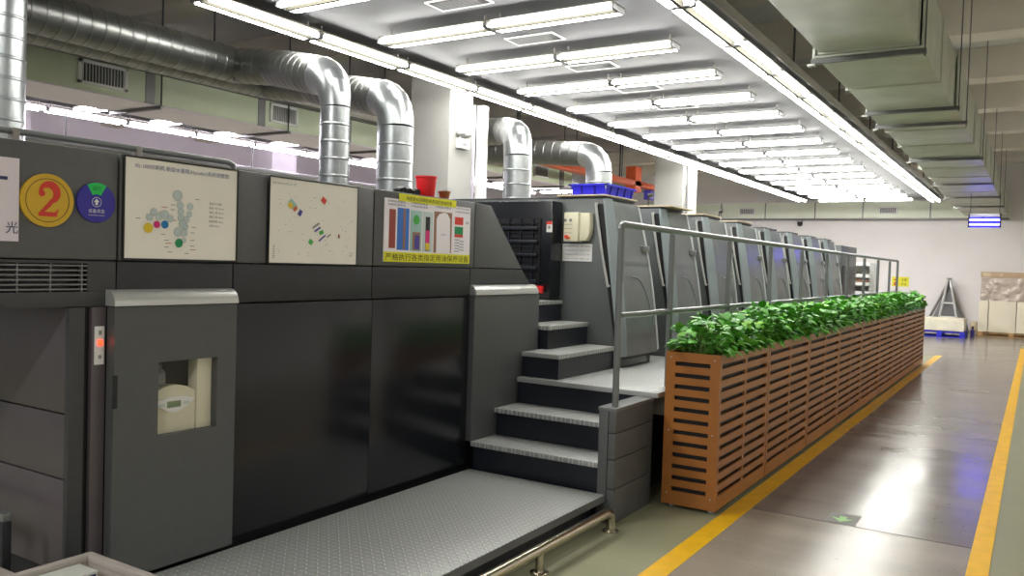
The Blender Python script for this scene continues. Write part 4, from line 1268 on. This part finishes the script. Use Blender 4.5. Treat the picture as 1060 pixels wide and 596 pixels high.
MB().lathe([(.03, .2), (.03, .27), (.02, .28)], (-1.44, 25.9, 0), 12).build('cap', M['black'], bt_)
tr_ = tag(MB().lathe([(.0, 0), (.09, 0), (.095, .03), (.09, .36), (.0, .36)], (-1.47, 26.9, 0), 18).build('paper_core', M['tan'], None, (-1.47, 26.9, 0)), 'tan paper core standing on the floor against the cream stacks', 'paper core')

# floor arrow sticker
ar = thing('floor_arrow_sticker', (-1.0, 5.75, .003), 'worn grey square floor sticker with a pale green arrow', 'sticker')
MB().box(-1.10, -.915, 5.625, 5.865, .0032, .0046).build('backing', M['stickergrey'], ar)
MB().prism([(-1.01 + a, 5.69 + b) for a, b in ((-.022, .10), (.022, .10), (.022, .045), (.075, .06), (.0, -.035), (-.075, .06), (-.022, .045))][::-1], 'z', .0047, .0056).build('arrow', M['stickergreen'], ar)

# ------------------------------------------------------------------ bottom left corner
bn = thing('grey_crate', (-2.85, 1.6, 0), 'grey-beige open crate with a thick rim at the bottom left corner', 'crate')
def crate(o, x0, x1, y0, y1, z1, t_=.012):
    q = MB(); q.box(x0 + .02, x1 - .02, y0 + .02, y1 - .02, .0, .014)
    q.box(x0 + .02, x0 + .02 + t_, y0 + .02, y1 - .02, .014, z1 - .02); q.box(x1 - .02 - t_, x1 - .02, y0 + .02, y1 - .02, .014, z1 - .02)
    q.box(x0 + .02, x1 - .02, y0 + .02, y0 + .02 + t_, .014, z1 - .02); q.box(x0 + .02, x1 - .02, y1 - .02 - t_, y1 - .02, .014, z1 - .02)
    q.build('walls', M['bingrey'], o)
    r = MB(); w = .036
    r.box(x0, x1, y0, y0 + w, z1 - .03, z1, .006); r.box(x0, x1, y1 - w, y1, z1 - .03, z1, .006)
    r.box(x0, x0 + w, y0 + w, y1 - w, z1 - .03, z1, .006); r.box(x1 - w, x1, y0 + w, y1 - w, z1 - .03, z1, .006)
    r.build('rim', M['bingrey'], o)
crate(bn, -3.155, -2.55, 1.25, 1.915, .40)
ct = thing('carton', (-2.95, 1.72, .015), 'pale carton with a dark end standing inside the grey crate', 'box')
MB().box(-3.10, -2.975, 1.45, 1.835, .016, .385, .004).build('box', M['carton'], ct)
MB().box(-2.974, -2.972, 1.46, 1.825, .02, .375).build('printed_side', M['ink'], ct)
b2_ = thing('grey_basket', (-3.3, 1.35, 0), 'small grey basket left of the crate, cut by the bottom edge', 'basket')
def lidded(o):
    MB().box(-3.47, -3.19, 1.2, 1.66, .0, .32, .01).build('walls', M['bingrey'], o)
    MB().box(-3.485, -3.175, 1.185, 1.675, .325, .362, .012).build('rim', M['bingrey'], o)
lidded(b2_)
mr = thing('metal_frame_rail', (-3.9, 1.7, 0), 'dark metal frame rail at the left edge in front of the press end', 'rail')
MB().box(-4.3, -3.475, 1.735, 1.77, .495, .53, .004).build('bar', M['rail'], mr)
for x in (-3.51, -4.2): MB().box(x, x + .035, 1.735, 1.77, .0, .494, .003).build('leg', M['dark'], mr)

# unseen lamps added to brighten the hall (right of the aisle, behind the viewer)
for i, (x, y) in enumerate([(3.2, -1.5), (3.2, 2.5), (3.2, 6.5), (3.2, 10.5), (3.2, 14.5), (3.2, 18.5), (3.2, 22.5), (-1.0, -2.2), (-4.5, -2.2), (-1.0, 1.0), (-4.2, 1.6)]):
    la = bpy.data.lights.new('fill_lamp', 'AREA'); la.shape = 'RECTANGLE'
    la.size = .3; la.size_y = 2.4; la.energy = FILL * (0.45 if x > 0 else 1.6); la.color = (1.0, .98, .93)
    lo = bpy.data.objects.new('fill_lamp', la); COL.objects.link(lo); lo.location = (x, y, 3.66)

# ------------------------------------------------------------------ camera, world, view
f_px = 863.0
cam = bpy.data.cameras.new('camera'); co = bpy.data.objects.new('camera', cam); COL.objects.link(co)
cam.sensor_fit = 'HORIZONTAL'; cam.sensor_width = 36.0; cam.lens = f_px / 1060 * 36.0
Yc = Vector((1074 - 530, 289.5 - 298, f_px)).normalized()
Xc = Vector((1370, 68, -f_px)); Xc = (Xc - Yc * Xc.dot(Yc)).normalized()
Zc = Xc.cross(Yc)
rows = [Vector((Xc[i], Yc[i], Zc[i])) for i in range(3)]
right, up, back = rows[0], -rows[1], -rows[2]
mw = Matrix(((right.x, up.x, back.x, 0), (right.y, up.y, back.y, 0), (right.z, up.z, back.z, 1.6), (0, 0, 0, 1)))
co.matrix_world = mw
cam.clip_start = 0.05; cam.clip_end = 100
scene.camera = co

w = bpy.data.worlds.new('world'); scene.world = w; w.use_nodes = True
bg = w.node_tree.nodes['Background']
bg.inputs['Color'].default_value = (0.95, 0.95, 1.0, 1); bg.inputs['Strength'].default_value = 0.35

vs_ = scene.view_settings
vs_.view_transform = 'Standard'; vs_.look = 'None'; vs_.exposure = 0.15; vs_.gamma = 1.0; vs_.use_curve_mapping = False
scene.display_settings.display_device = 'sRGB'
scene.cycles.max_bounces = 8
scene.cycles.diffuse_bounces = 4
scene.cycles.glossy_bounces = 4
scene.cycles.use_denoising = True
